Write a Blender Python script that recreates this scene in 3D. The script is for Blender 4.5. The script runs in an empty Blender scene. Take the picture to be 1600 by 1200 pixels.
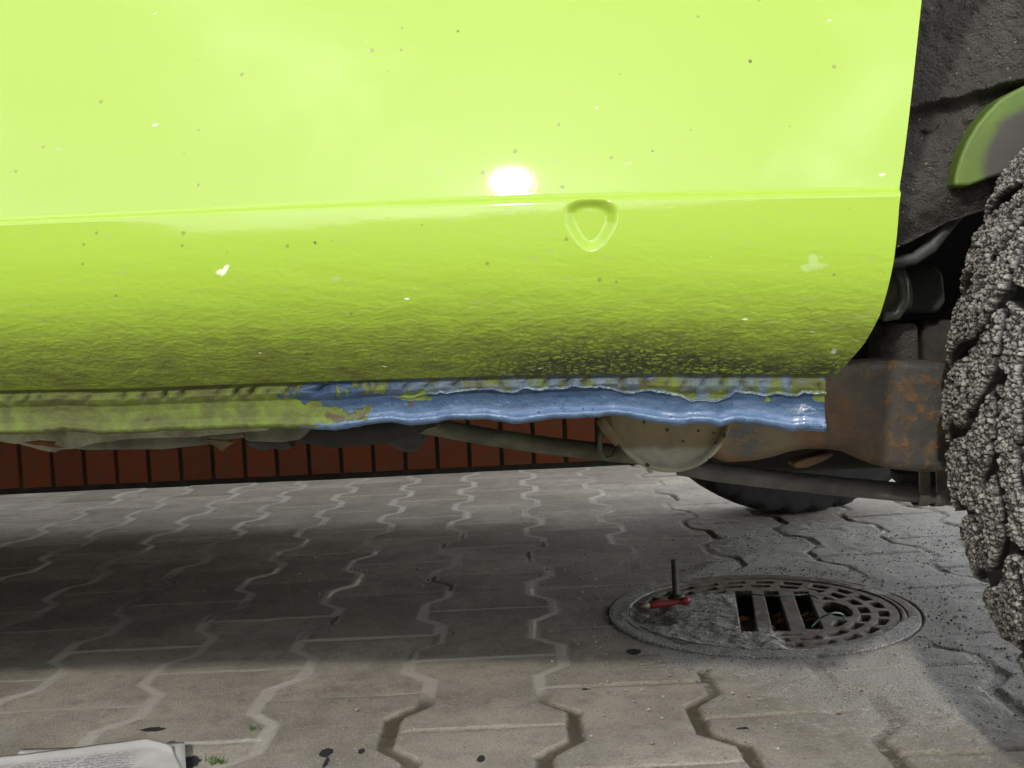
import bpy, math, random
import numpy as np
from mathutils import Matrix, Vector

# ------------------------------------------------------------------ camera, sky, sun, exposure
SC = bpy.context.scene
COL = SC.collection
FPX = 1650.0                      # focal length in pixels of a 1600 px wide picture
CAM_H = 0.364
ROLL = math.radians(2.7)
PITCH = math.radians(-3.0)
Fv = np.array([0, math.cos(PITCH), math.sin(PITCH)])
U0 = np.array([0, -math.sin(PITCH), math.cos(PITCH)])
R0 = np.array([1.0, 0, 0])
Rv = math.cos(ROLL) * R0 - math.sin(ROLL) * U0
Uv = math.cos(ROLL) * U0 + math.sin(ROLL) * R0
CAM = np.array([0, 0, CAM_H])

cam_data = bpy.data.cameras.new('camera')
cam = bpy.data.objects.new('camera', cam_data)
COL.objects.link(cam)
cam_data.sensor_width = 36.0
cam_data.lens = 36.0 * FPX / 1600.0
cam_data.clip_start = 0.01
cam_data.clip_end = 500.0
M = Matrix.Identity(4)
for i in range(3):
    M[i][0] = Rv[i]; M[i][1] = Uv[i]; M[i][2] = -Fv[i]; M[i][3] = CAM[i]
cam.matrix_world = M
SC.camera = cam


def ray(px, py):
    return Fv + (px - 800) / FPX * Rv - (py - 600) / FPX * Uv


def at(px, py, y):                # world point seen at a pixel, in the vertical plane y
    d = ray(px, py)
    return CAM + d * (y / d[1])


def gp(px, py, z=0.0):            # world point seen at a pixel, on a level plane z
    d = ray(px, py)
    return CAM + d * ((z - CAM_H) / d[2])


def proj(p):                      # arrays of world points -> pixel coordinates
    q = np.asarray(p, float) - CAM
    d = q @ Fv
    return 800 + FPX * (q @ Rv) / d, 600 - FPX * (q @ Uv) / d


TILT = math.radians(11.5)         # lean of the body side above the crease
YAW = 0.155                      # the body side swings slightly towards the camera to the right
gn = np.array([-YAW * math.cos(TILT), -math.cos(TILT), math.sin(TILT)]); gn = gn / np.linalg.norm(gn)
gd = ray(822, 283); gd = gd / np.linalg.norm(gd)
SUN = gd - 2 * gd.dot(gn) * gn    # direction towards the sun
SUN = SUN / np.linalg.norm(SUN)
SUN_EL = math.asin(SUN[2])
SUN_AZ = math.atan2(SUN[0], SUN[1])

W = bpy.data.worlds.new('World')
SC.world = W
W.use_nodes = True
wn, wl = W.node_tree.nodes, W.node_tree.links
wn.clear()
sky = wn.new('ShaderNodeTexSky')
sky.sky_type = 'NISHITA'
sky.sun_disc = False
sky.sun_elevation = SUN_EL
sky.sun_rotation = SUN_AZ
sky.air_density = 1.0
sky.dust_density = 0.4
sky.ozone_density = 1.0
hs = wn.new('ShaderNodeHueSaturation')
hs.inputs['Saturation'].default_value = 0.22
bg = wn.new('ShaderNodeBackground')
bg.inputs['Strength'].default_value = 0.15
wo = wn.new('ShaderNodeOutputWorld')
wl.new(sky.outputs[0], hs.inputs['Color'])
# thin broken cloud
gcoord = wn.new('ShaderNodeTexCoord')
cn = wn.new('ShaderNodeTexNoise'); cn.inputs['Scale'].default_value = 3.2; cn.inputs['Detail'].default_value = 5; cn.inputs['Distortion'].default_value = 0.4
wl.new(gcoord.outputs['Generated'], cn.inputs['Vector'])
cr = wn.new('ShaderNodeMapRange'); cr.interpolation_type = 'SMOOTHSTEP'
for k_, v_ in zip(('From Min', 'From Max', 'To Min', 'To Max'), (0.47, 0.70, 0.9, 2.0)):
    cr.inputs[k_].default_value = v_
wl.new(cn.outputs['Fac'], cr.inputs['Value'])
vm = wn.new('ShaderNodeVectorMath'); vm.operation = 'SCALE'
wl.new(hs.outputs[0], vm.inputs[0]); wl.new(cr.outputs[0], vm.inputs['Scale'])
wl.new(vm.outputs[0], bg.inputs['Color'])
wl.new(bg.outputs[0], wo.inputs['Surface'])

sun_data = bpy.data.lights.new('sun', 'SUN')
sun_data.energy = 0.45
sun_data.angle = math.radians(1.8)
sun_data.color = (1.0, 0.95, 0.88)
sun = bpy.data.objects.new('sun', sun_data)
COL.objects.link(sun)
sun.location = (0, -3, 4)
sun.rotation_euler = Vector(SUN).to_track_quat('Z', 'Y').to_euler()

SC.view_settings.view_transform = 'Standard'
SC.view_settings.look = 'None'
SC.view_settings.gamma = 1.0
SC.view_settings.exposure = 2.05
SC.cycles.max_bounces = 10
SC.cycles.diffuse_bounces = 6

# ------------------------------------------------------------------ noise and mesh helpers
_rng = np.random.RandomState(7)
_TAB = _rng.rand(256, 256)


def vn(x, y, s=0):
    x = np.asarray(x, float) + s * 17.31; y = np.asarray(y, float) + s * 9.17
    xi = np.floor(x).astype(int); yi = np.floor(y).astype(int)
    fx = x - xi; fy = y - yi
    fx = fx * fx * (3 - 2 * fx); fy = fy * fy * (3 - 2 * fy)
    a = _TAB[xi & 255, yi & 255]; b = _TAB[(xi + 1) & 255, yi & 255]
    c = _TAB[xi & 255, (yi + 1) & 255]; d = _TAB[(xi + 1) & 255, (yi + 1) & 255]
    return (a * (1 - fx) + b * fx) * (1 - fy) + (c * (1 - fx) + d * fx) * fy


def fbm(x, y, o=4, s=0):
    v = 0; a = 0.5; t = 0
    for i in range(o):
        v = v + a * vn(x * 2 ** i, y * 2 ** i, s + i * 3); t += a; a *= 0.5
    return v / t


def sm(e0, e1, x):
    t = np.clip((x - e0) / (e1 - e0), 0, 1)
    return t * t * (3 - 2 * t)


class Mesh:
    def __init__(self):
        self.v = []; self.f = []; self.n = 0; self.at = {}

    def add(self, verts, faces, **attrs):
        verts = np.asarray(verts, float).reshape(-1, 3)
        for k in set(self.at) | set(attrs):
            self.at.setdefault(k, [np.zeros(self.n)] if self.n else [])
            self.at[k].append(np.broadcast_to(np.asarray(attrs.get(k, 0.0), float), (len(verts),)).copy())
        self.v.append(verts)
        self.f += [tuple(int(i) + self.n for i in q) for q in faces]
        self.n += len(verts)

    def grid(self, X, Y, Z, flip=False, wrap=False, **attrs):
        r, c = X.shape
        V = np.stack([X, Y, Z], -1).reshape(-1, 3)
        i = np.arange(r * c).reshape(r, c)
        if wrap:
            i = np.concatenate([i, i[:, :1]], 1)
        a, b, cc, d = i[:-1, :-1].ravel(), i[:-1, 1:].ravel(), i[1:, 1:].ravel(), i[1:, :-1].ravel()
        q = np.stack([d, cc, b, a] if flip else [a, b, cc, d], -1)
        self.add(V, q.tolist(), **{k: np.asarray(w).ravel() for k, w in attrs.items()})

    def box(self, lo, hi):
        x0, y0, z0 = lo; x1, y1, z1 = hi
        V = [(x0, y0, z0), (x1, y0, z0), (x1, y1, z0), (x0, y1, z0), (x0, y0, z1), (x1, y0, z1), (x1, y1, z1), (x0, y1, z1)]
        self.add(V, [(0, 3, 2, 1), (4, 5, 6, 7), (0, 1, 5, 4), (1, 2, 6, 5), (2, 3, 7, 6), (3, 0, 4, 7)])

    def prism(self, pts, back):               # outline (3-D, seen from the camera side) pushed by the vector back
        pts = np.asarray(pts, float); n = len(pts)
        V = np.concatenate([pts, pts + np.asarray(back)])
        self.add(V, [tuple(range(n)), tuple(range(2 * n - 1, n - 1, -1))] +
                 [(i, n + i, n + (i + 1) % n, (i + 1) % n) for i in range(n)])

    def tube(self, pts, rad, seg=14, cap=True):
        pts = np.asarray(pts, float); n = len(pts)
        rad = np.broadcast_to(np.asarray(rad, float), (n,))
        T = np.gradient(pts, axis=0); T /= np.linalg.norm(T, axis=1)[:, None]
        up = np.array([0, 0, 1.0]) if abs(T[0][2]) < 0.9 else np.array([1.0, 0, 0])
        V = []
        for p, t, r_ in zip(pts, T, rad):
            a = np.cross(t, up); a /= np.linalg.norm(a); b = np.cross(a, t); up = b
            for k in range(seg):
                w = 2 * math.pi * k / seg
                V.append(p + r_ * (math.cos(w) * a + math.sin(w) * b))
        F = [(i * seg + k, i * seg + (k + 1) % seg, (i + 1) * seg + (k + 1) % seg, (i + 1) * seg + k)
             for i in range(n - 1) for k in range(seg)]
        if cap:
            F += [tuple(range(seg))[::-1], tuple((n - 1) * seg + k for k in range(seg))]
        self.add(V, F)

    def lathe(self, prof, centre, axis='y', seg=48):  # prof: (radius, offset along axis)
        th = np.linspace(0, 2 * math.pi, seg, endpoint=False)
        V = []
        for r_, o in prof:
            for t in th:
                p = {'y': (r_ * math.cos(t), o, r_ * math.sin(t)), 'z': (r_ * math.cos(t), r_ * math.sin(t), o)}[axis]
                V.append(np.array(p) + centre)
        F = [(i * seg + k, i * seg + (k + 1) % seg, (i + 1) * seg + (k + 1) % seg, (i + 1) * seg + k)
             for i in range(len(prof) - 1) for k in range(seg)]
        self.add(V, F)

    def build(self, name, mat, parent=None, smooth=True, bevel=0, auto=None, origin=None):
        me = bpy.data.meshes.new(name)
        V = np.concatenate(self.v)
        o = np.zeros(3)
        if parent is not None:
            p = parent
            while p is not None:
                o = o + np.array(p.location); p = p.parent
        loc = np.zeros(3)
        if origin is not None:
            loc = np.asarray(origin, float) - o
        me.from_pydata((V - o - loc).tolist(), [], self.f)
        me.validate()
        me.update()
        if len(me.vertices) == len(V):
            for k, w in self.at.items():
                a = me.attributes.new(k, 'FLOAT', 'POINT')
                a.data.foreach_set('value', np.concatenate(w).astype(np.float32))
        if smooth:
            me.shade_smooth()
        me.materials.append(mat)
        ob = bpy.data.objects.new(name, me)
        ob.location = loc
        if parent is not None:
            ob.parent = parent
        COL.objects.link(ob)
        if bevel:
            b = ob.modifiers.new('bevel', 'BEVEL'); b.width = bevel; b.segments = 3; b.limit_method = 'ANGLE'; b.angle_limit = math.radians(35)
            b.harden_normals = True
        return ob


def empty(name, loc, parent=None):
    o = bpy.data.objects.new(name, None)
    o.empty_display_size = 0.05
    o.location = loc
    if parent is not None:
        o.parent = parent
    COL.objects.link(o)
    return o


def tag(o, label=None, cat=None, group=None, kind=None):
    if label: o['label'] = label
    if cat: o['category'] = cat
    if group: o['group'] = group
    if kind: o['kind'] = kind
    return o


# ------------------------------------------------------------------ material helpers
class NT:
    def __init__(self, name):
        self.m = bpy.data.materials.new(name)
        self.m.use_nodes = True
        self.t = self.m.node_tree
        self.t.nodes.clear()
        self.out = self.t.nodes.new('ShaderNodeOutputMaterial')
        self.b = self.t.nodes.new('ShaderNodeBsdfPrincipled')
        self.t.links.new(self.b.outputs[0], self.out.inputs[0])
        self.tc = self.t.nodes.new('ShaderNodeTexCoord').outputs['Object']

    def put(self, sock, v):
        if v is None: return
        if isinstance(v, bpy.types.NodeSocket):
            self.t.links.new(v, sock)
        elif isinstance(v, tuple) and len(v) == 3 and sock.type == 'RGBA':
            sock.default_value = (*v, 1)
        else:
            sock.default_value = v

    def set(self, **kw):
        for k, v in kw.items():
            self.put(self.b.inputs[k.replace('_', ' ')], v)

    def attr(self, n):
        a = self.t.nodes.new('ShaderNodeAttribute'); a.attribute_name = n
        return a.outputs['Fac']

    def map(self, scale, vec=None, rot=(0, 0, 0)):
        m = self.t.nodes.new('ShaderNodeMapping')
        m.inputs['Scale'].default_value = scale if isinstance(scale, tuple) else (scale,) * 3
        m.inputs['Rotation'].default_value = rot
        self.put(m.inputs['Vector'], vec or self.tc)
        return m.outputs[0]

    def noise(self, scale, detail=4, rough=0.55, vec=None, dist=0.0, col=False):
        n = self.t.nodes.new('ShaderNodeTexNoise')
        self.put(n.inputs['Vector'], vec or self.tc)
        n.inputs['Scale'].default_value = scale; n.inputs['Detail'].default_value = detail
        n.inputs['Roughness'].default_value = rough; n.inputs['Distortion'].default_value = dist
        return n.outputs['Color' if col else 'Fac']

    def vor(self, scale, feature='F1', vec=None, out='Distance', rnd=1.0, smooth=None):
        n = self.t.nodes.new('ShaderNodeTexVoronoi'); n.feature = feature
        self.put(n.inputs['Vector'], vec or self.tc)
        n.inputs['Scale'].default_value = scale; n.inputs['Randomness'].default_value = rnd
        if smooth is not None: n.inputs['Smoothness'].default_value = smooth
        return n.outputs[out]

    def mr(self, v, a, b, c=0.0, d=1.0, smooth=True):
        n = self.t.nodes.new('ShaderNodeMapRange')
        if smooth: n.interpolation_type = 'SMOOTHSTEP'
        for k, w in zip(('Value', 'From Min', 'From Max', 'To Min', 'To Max'), (v, a, b, c, d)):
            self.put(n.inputs[k], w)
        return n.outputs[0]

    def math(self, op, a, b=0.0, clamp=False):
        n = self.t.nodes.new('ShaderNodeMath'); n.operation = op; n.use_clamp = clamp
        self.put(n.inputs[0], a); self.put(n.inputs[1], b)
        return n.outputs[0]

    def mul(self, a, b): return self.math('MULTIPLY', a, b)

    def add(self, a, b): return self.math('ADD', a, b)

    def mix(self, f, a, b, mode='MIX'):
        n = self.t.nodes.new('ShaderNodeMix'); n.data_type = 'RGBA'; n.blend_type = mode
        self.put(n.inputs['Factor'], f); self.put(n.inputs['A'], a) if False else None
        ins = [s for s in n.inputs if s.type == 'RGBA']
        self.put(ins[0], a); self.put(ins[1], b)
        return [s for s in n.outputs if s.type == 'RGBA'][0]

    def vadd(self, a, b, s):
        n = self.t.nodes.new('ShaderNodeVectorMath'); n.operation = 'MULTIPLY_ADD'
        self.put(n.inputs[0], a); n.inputs[1].default_value = (s, s, s) if not isinstance(s, tuple) else s; self.put(n.inputs[2], b)
        return n.outputs[0]

    def bump(self, h, strength=1.0, dist=0.001, normal=None):
        n = self.t.nodes.new('ShaderNodeBump')
        self.put(n.inputs['Strength'], strength); n.inputs['Distance'].default_value = dist
        self.put(n.inputs['Height'], h)
        if normal is not None: self.put(n.inputs['Normal'], normal)
        return n.outputs[0]

    def sep(self, vec=None):
        n = self.t.nodes.new('ShaderNodeSeparateXYZ'); self.put(n.inputs[0], vec or self.tc)
        return n.outputs

    def specks(self, scale, size, keep, vec=None):
        v = self.vor(scale, vec=vec)
        c = self.vor(scale, vec=vec, out='Color')
        r_ = self.sep(c)
        rad = self.mul(r_[1], size)
        inside = self.math('LESS_THAN', v, rad)
        return self.mul(inside, self.math('GREATER_THAN', r_[0], 1 - keep))


def simple(name, col, rough=0.6, var=0.35, scale=60, metal=0.0, bump=0.4, bdist=0.0006, col2=None, spec=0.5):
    n = NT(name)
    f = n.mr(n.noise(scale, 6, 0.6), 0.35, 0.65)
    c2 = col2 or tuple(c * (1 - var) for c in col)
    n.set(Base_Color=n.mix(f, col, c2), Roughness=rough, Metallic=metal, Normal=n.bump(n.noise(scale * 6, 4), bump, bdist))
    n.set(Specular_IOR_Level=spec)
    return n.m


GREEN = (0.282, 0.415, 0.036)

# body paint
n = NT('lime_paint')
v = n.attr('v')
low = n.mr(v, 1.0, 0.1)
mid = n.mr(v, 0.95, 0.35)
warp = n.vadd(n.noise(110, 4, col=True), n.tc, (0.011, 0.011, 0.0055))
wv = n.map((215, 90, 560), warp, (0, math.radians(-5), 0))
cell = n.vor(1.0, 'SMOOTH_F1', wv, smooth=0.6)
edge = n.vor(1.0, 'DISTANCE_TO_EDGE', wv)
wn2 = n.map((130, 80, 330), warp, (0, math.radians(-12), 0))
soft = n.noise(1.0, 3, 0.5, wn2)
fine = n.map((300, 120, 800), warp)
fcell = n.vor(1.0, 'F1', fine)
clump = n.mr(n.noise(14, 4, 0.6, n.map((0.45, 1, 1.3))), 0.42, 0.62)
crackz = n.mr(v, 0.42, 0.10)
lines = n.mul(n.mr(edge, 0.10, 0.0), crackz)
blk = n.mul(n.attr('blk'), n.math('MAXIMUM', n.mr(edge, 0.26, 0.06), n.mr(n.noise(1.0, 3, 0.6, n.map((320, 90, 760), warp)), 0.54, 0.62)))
film = n.mul(n.mr(v, 0.62, 0.03, 0.0, 0.80), n.mr(n.noise(130, 6, 0.65, n.map((0.45, 1, 1.5))), 0.18, 0.74))
step = n.mr(n.add(v, n.mr(n.noise(28, 4, 0.6), 0, 1, -0.05, 0.05)), 0.345, 0.325)
film = n.math('MINIMUM', n.add(film, n.mul(step, 0.10)), 1.0)
dust = n.mul(n.mr(n.noise(240, 5, 0.7, n.map((0.35, 1, 1.7))), 0.56, 0.76), n.mr(v, 1.9, 0.7, 0.0, 0.5))
c = n.mix(film, GREEN, (0.118, 0.122, 0.034))
c = n.mix(dust, c, (0.30, 0.31, 0.17))
c = n.mix(n.mul(lines, 0.45), c, (0.075, 0.068, 0.024))
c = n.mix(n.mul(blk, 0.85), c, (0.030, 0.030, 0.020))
wob = n.vadd(n.noise(900, 2, col=True), n.tc, 0.0012)
c = n.mix(n.mul(n.specks(120, 0.16, 0.20, wob), 0.6), c, (0.16, 0.15, 0.05))
c = n.mix(n.mul(n.specks(60, 0.07, 0.30, wob), 0.85), c, (0.07, 0.06, 0.025))
c = n.mix(n.mul(n.specks(80, 0.13, 0.18, n.map((0.55, 1, 1.5), wob)), 0.55), c, (0.36, 0.40, 0.22))
c = n.mix(n.mul(n.specks(95, 0.12, 0.10, n.map((0.6, 1, 1.6), wob)), 0.7), c, (0.80, 0.82, 0.70))
c = n.mix(n.attr('chalk'), c, (0.72, 0.76, 0.62))
h = n.add(n.mul(soft, n.mul(mid, 1.0)), n.mul(n.math('SUBTRACT', 1.0, cell), n.mul(n.mr(v, 0.6, 0.2), 0.9)))
h = n.add(h, n.mul(n.mul(fcell, -0.35), n.mr(v, 0.5, 0.1)))
h = n.add(h, n.mul(n.noise(300, 2), n.mr(v, 1.3, 0.6, 0.0, 0.10)))
h = n.add(h, n.mul(step, 0.25))
n.set(Base_Color=c, Roughness=0.5, Specular_IOR_Level=0.15, Normal=n.bump(h, 0.48, 0.0010))
n.set(Coat_Weight=n.mr(v, 0.9, 0.2, 0.65, 0.08), Coat_Roughness=n.mr(v, 1.1, 0.3, 0.025, 0.3), Coat_Normal=n.bump(n.mul(h, 0.5), 0.5, 0.0012))
PAINT = n.m

# seam flange: old green paint, fresh blue anti-rust paint
n = NT('seam_paint')
blue = n.attr('blue'); dirt = n.attr('dirt'); rust = n.attr('rust')
wet = n.mr(blue, 0.55, 0.95)
gcol = n.mix(n.mr(n.noise(70, 6, 0.65), 0.3, 0.7), (0.13, 0.18, 0.028), (0.080, 0.085, 0.030))
gcol = n.mix(n.mul(n.mr(n.noise(420, 4, 0.7), 0.5, 0.7), 0.5), gcol, (0.10, 0.10, 0.045))
gcol = n.mix(dirt, gcol, (0.075, 0.07, 0.03))
bcol = n.mix(n.mr(n.noise(120, 5, 0.6, n.map((0.5, 1, 1.4))), 0.3, 0.7), (0.038, 0.072, 0.128), (0.075, 0.120, 0.190))
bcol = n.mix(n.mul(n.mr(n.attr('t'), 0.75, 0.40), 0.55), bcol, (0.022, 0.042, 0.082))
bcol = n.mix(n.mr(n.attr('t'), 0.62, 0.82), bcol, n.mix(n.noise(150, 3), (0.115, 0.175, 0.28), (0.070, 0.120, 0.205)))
bcol = n.mix(n.mul(n.mr(n.noise(260, 5, 0.7, n.map((0.5, 1, 1))), 0.5, 0.68), 0.55), bcol, (0.028, 0.06, 0.145))
bcol = n.mix(n.mul(n.specks(330, 0.33, 0.30), 0.8), bcol, (0.02, 0.045, 0.13))
bsoft = n.mr(n.add(blue, n.mr(n.noise(330, 4), 0, 1, -0.2, 0.2)), 0.22, 0.85)
bhard = n.mr(n.add(blue, n.mr(n.noise(420, 3), 0, 1, -0.22, 0.22)), 0.46, 0.56)
bmask = n.mix(n.attr('led'), bhard, bsoft)
bcol = n.mix(n.mul(n.attr('led'), 0.75), bcol, (0.115, 0.15, 0.185))
c = n.mix(bmask, gcol, bcol)
c = n.mix(n.mul(n.attr('ridge'), n.mr(n.noise(500, 3, 0.7), 0.38, 0.6)), c, (0.36, 0.42, 0.47))  # painted highlight: pale line along the blue paint edge stands in for glint
c = n.mix(n.mul(n.mr(rust, 0.30, 0.75), 0.85), c, (0.075, 0.05, 0.035))
h = n.add(n.mul(n.noise(260, 4), 0.4), n.mul(bmask, 0.5))
h = n.add(h, n.mul(n.noise(700, 3), 0.5))
n.set(Base_Color=c, Roughness=n.mix(n.attr('gloss'), n.mix(bmask, (0.6,) * 3, (0.36,) * 3), (0.10,) * 3), Normal=n.bump(h, n.mr(n.attr('gloss'), 0, 1, 0.8, 0.22), 0.0011), Specular_IOR_Level=n.mr(n.attr('gloss'), 0, 1, 0.2, 0.6))
SEAM = n.m

# undercoat
n = NT('undercoat')
c = n.mix(n.mr(n.noise(38, 6, 0.65), 0.35, 0.7), (0.045, 0.039, 0.032), (0.085, 0.076, 0.064))
c = n.mix(n.mul(n.mr(n.noise(620, 4, 0.75), 0.56, 0.7), 0.6), c, (0.17, 0.15, 0.125))
c = n.mix(n.specks(330, 0.30, 0.12), c, (0.28, 0.23, 0.17))
c = n.mix(n.specks(260, 0.2, 0.05), c, (0.23, 0.10, 0.05))
h = n.add(n.noise(420, 5, 0.75), n.mul(n.vor(620, 'SMOOTH_F1', smooth=0.4), 0.7))
n.set(Base_Color=c, Roughness=0.72, Normal=n.bump(h, 1.0, 0.0022))
UNDER = n.m

DARKMETAL = simple('dark_underbody', (0.022, 0.021, 0.018), 0.7, 0.5, 30, bump=0.6)
OLIVE = simple('dusty_olive_metal', (0.13, 0.135, 0.085), 0.65, 0.5, 40, bump=0.5)
GREYTUBE = simple('grey_tube', (0.14, 0.14, 0.13), 0.6, 0.35, 60, bump=0.6, bdist=0.0008)
ZINC = simple('zinc_clamp', (0.22, 0.215, 0.185), 0.42, 0.4, 60, metal=0.4)
BLACKRUB = simple('black_rubber', (0.045, 0.045, 0.04), 0.6, 0.4, 50)
GLASS = simple('dark_glass', (0.02, 0.025, 0.025), 0.05, 0.1, 20, bump=0.0)
RIMM = simple('wheel_rim_paint', (0.35, 0.35, 0.33), 0.4, 0.2, 40)

# rusty arm
n = NT('rusty_arm')
r1 = n.mr(n.noise(85, 7, 0.68), 0.45, 0.62)
r2 = n.mr(n.noise(15, 4, 0.6), 0.42, 0.62)
zz = n.sep()
lowr = n.mr(zz[2], 0.33, 0.27, 0.25, 1.0)
leftr = n.mr(zz[0], 0.30, 0.19, 0.0, 0.9)
rf = n.math('MAXIMUM', n.mul(r1, n.mr(n.math('MAXIMUM', lowr, r2), 0, 1, 0.60, 1.0)), n.mul(leftr, n.mr(n.noise(22, 5, 0.6), 0.30, 0.55)))
c = n.mix(n.noise(120, 5, 0.6), (0.030, 0.034, 0.035), (0.074, 0.072, 0.062))
rc = n.mix(n.mr(n.noise(90, 5), 0.35, 0.65), (0.18, 0.095, 0.034), (0.11, 0.066, 0.032))
rc = n.mix(n.mr(n.noise(25, 4), 0.45, 0.65), rc, (0.15, 0.115, 0.06))
c = n.mix(rf, c, rc)
c = n.mix(n.specks(420, 0.2, 0.05), c, (0.22, 0.19, 0.14))
n.set(Base_Color=c, Roughness=n.mix(rf, (0.5,) * 3, (0.85,) * 3), Normal=n.bump(n.add(n.noise(180, 5, 0.65), n.mul(rf, 0.5)), 0.8, 0.0012))
RUST = n.m

# dusty cup
n = NT('dusty_cup')
zz = n.sep()
edgez = n.add(zz[2], n.mr(n.noise(24, 3), 0, 1, -0.006, 0.006))
pale = n.mr(edgez, 0.2795, 0.2745)
c = n.mix(n.mr(n.noise(40, 5), 0.35, 0.65), (0.165, 0.125, 0.055), (0.11, 0.085, 0.05))
c = n.mix(pale, c, n.mix(n.mr(n.noise(50, 4), 0.4, 0.65), (0.28, 0.27, 0.19), (0.19, 0.19, 0.14)))
c = n.mix(n.specks(190, 0.35, 0.10), c, (0.02, 0.018, 0.012))
n.set(Base_Color=c, Roughness=0.8, Normal=n.bump(n.noise(200, 4), 0.7, 0.0009))
CUP = n.m

# tyre rubber
n = NT('worn_tyre_rubber')
tr = n.attr('tread')
ck = n.attr('crumb')
grain = n.noise(850, 4, 0.7)
pore = n.mr(n.add(ck, n.mr(grain, 0.3, 0.7, -0.18, 0.18)), 0.22, 0.80)
c = n.mix(pore, (0.022, 0.021, 0.018), (0.46, 0.445, 0.395))
c = n.mix(n.mr(n.noise(1100, 3), 0.58, 0.70), c, (0.56, 0.545, 0.49))
c = n.mix(n.mr(tr, 0.45, 0.92), (0.010, 0.010, 0.009), c)
n.set(Base_Color=c, Roughness=0.55, Normal=n.bump(grain, n.mr(tr, 0, 1, 0.15, 0.8), 0.0016))
TYRE = n.m

DARKTYRE = simple('dark_tyre_rubber', (0.024, 0.024, 0.022), 0.75, 0.4, 60, bump=0.5)

# paving
n = NT('concrete_paving')
jt = n.attr('joint'); sand = n.attr('sand'); tar = n.attr('tar'); tone = n.attr('tone'); jd = n.attr('jdark')
big = n.noise(9, 5, 0.6)
c = n.mix(n.mr(big, 0.35, 0.68), (0.52, 0.468, 0.385), (0.35, 0.315, 0.26))
c = n.mix(n.mul(n.mr(n.noise(42, 6, 0.65), 0.45, 0.72), 0.5), c, (0.20, 0.175, 0.135))
c = n.mix(n.mul(n.mr(n.noise(26, 5, 0.6), 0.56, 0.74), 0.5), c, (0.50, 0.45, 0.37))
c = n.mix(n.mul(tone, 0.55), c, (0.21, 0.183, 0.142))
c = n.mix(n.mul(n.mr(n.noise(420, 5, 0.8), 0.48, 0.68), 0.7), c, (0.14, 0.125, 0.10))
c = n.mix(n.mul(n.mr(n.noise(640, 3, 0.8), 0.56, 0.70), 0.6), c, (0.56, 0.52, 0.44))
c = n.mix(n.specks(330, 0.42, 0.32), c, (0.46, 0.43, 0.37))
c = n.mix(n.specks(230, 0.26, 0.03), c, (0.08, 0.075, 0.065))
scol = n.mix(n.mr(n.noise(520, 4, 0.75), 0.36, 0.64), (0.25, 0.24, 0.21), (0.66, 0.64, 0.58))  # pale loose sand, lightened further to stand in for missing light at right
scol = n.mix(n.specks(380, 0.36, 0.06), scol, (0.11, 0.105, 0.09))
smask = n.mr(n.add(sand, n.mr(n.noise(60, 6, 0.7), 0, 1, -0.45, 0.45)), 0.32, 0.62)
jcol = n.mix(jd, n.mix(n.noise(200, 4), (0.62, 0.575, 0.50), (0.44, 0.405, 0.345)), n.mix(n.noise(300, 4), (0.085, 0.072, 0.043), (0.165, 0.138, 0.092)))
c = n.mix(jt, c, jcol)
c = n.mix(n.mul(smask, 0.9), c, scol)
c = n.mix(n.mr(n.add(tar, n.mr(n.noise(130, 4), 0, 1, -0.25, 0.25)), 0.42, 0.55), c, (0.03, 0.03, 0.032))
c = n.mix(n.specks(34, 0.10, 0.10), c, (0.22, 0.075, 0.03))
h = n.add(n.mul(n.noise(420, 5, 0.75), 1.3), n.mul(n.mul(smask, n.noise(520, 3, 0.7)), 1.2))
h = n.add(h, n.mul(n.noise(60, 4), 0.8))
n.set(Base_Color=c, Roughness=0.88, Normal=n.bump(h, 0.9, 0.0014))
n.set(Specular_IOR_Level=0.3)
PAVE = n.m

# wall
n = NT('red_brown_tile')
c = n.mix(n.attr('tone'), (0.125, 0.026, 0.006), (0.085, 0.020, 0.006))
c = n.mix(n.mr(n.noise(40, 5), 0.4, 0.7), c, (0.085, 0.030, 0.013))
n.set(Base_Color=c, Roughness=0.7, Specular_IOR_Level=0.2, Normal=n.bump(n.noise(150, 4), 0.3, 0.0008))
TILE = n.m
GROUT = simple('dark_grout', (0.03, 0.026, 0.02), 0.9, 0.4, 40)
COPING = simple('concrete_coping', (0.30, 0.28, 0.24), 0.85, 0.25, 12)

# iron cover
n = NT('cast_iron')
ss = n.attr('sand')
c = n.mix(n.mr(n.noise(60, 5, 0.6), 0.35, 0.65), (0.17, 0.142, 0.105), (0.27, 0.235, 0.18))
c = n.mix(n.mul(n.mr(n.noise(30, 4), 0.5, 0.7), 0.5), c, (0.16, 0.10, 0.06))
c = n.mix(n.mul(n.attr('rec'), 0.8), c, (0.035, 0.03, 0.022))
scol = n.mix(n.mr(n.noise(330, 4, 0.8), 0.36, 0.62), (0.16, 0.155, 0.135), (0.62, 0.60, 0.54))
c = n.mix(n.mr(n.add(ss, n.mr(n.noise(70, 5, 0.7), 0, 1, -0.5, 0.5)), 0.30, 0.60), c, scol)
n.set(Base_Color=c, Roughness=0.75, Metallic=0.1, Normal=n.bump(n.noise(420, 5, 0.7), 0.9, 0.0016))
IRON = n.m
PIT = simple('pit_soil', (0.12, 0.10, 0.07), 0.95, 0.5, 80, bump=1.0, bdist=0.003)
LEAF = simple('dead_leaf', (0.50, 0.19, 0.045), 0.7, 0.5, 120, col2=(0.20, 0.13, 0.05))
REDPL = simple('red_plastic', (0.34, 0.026, 0.020), 0.5, 0.6, 160)
STEEL = simple('worn_steel', (0.30, 0.28, 0.22), 0.5, 0.3, 80, metal=0.3)
RODM = simple('oily_steel_rod', (0.085, 0.082, 0.062), 0.55, 0.4, 90)
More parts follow.
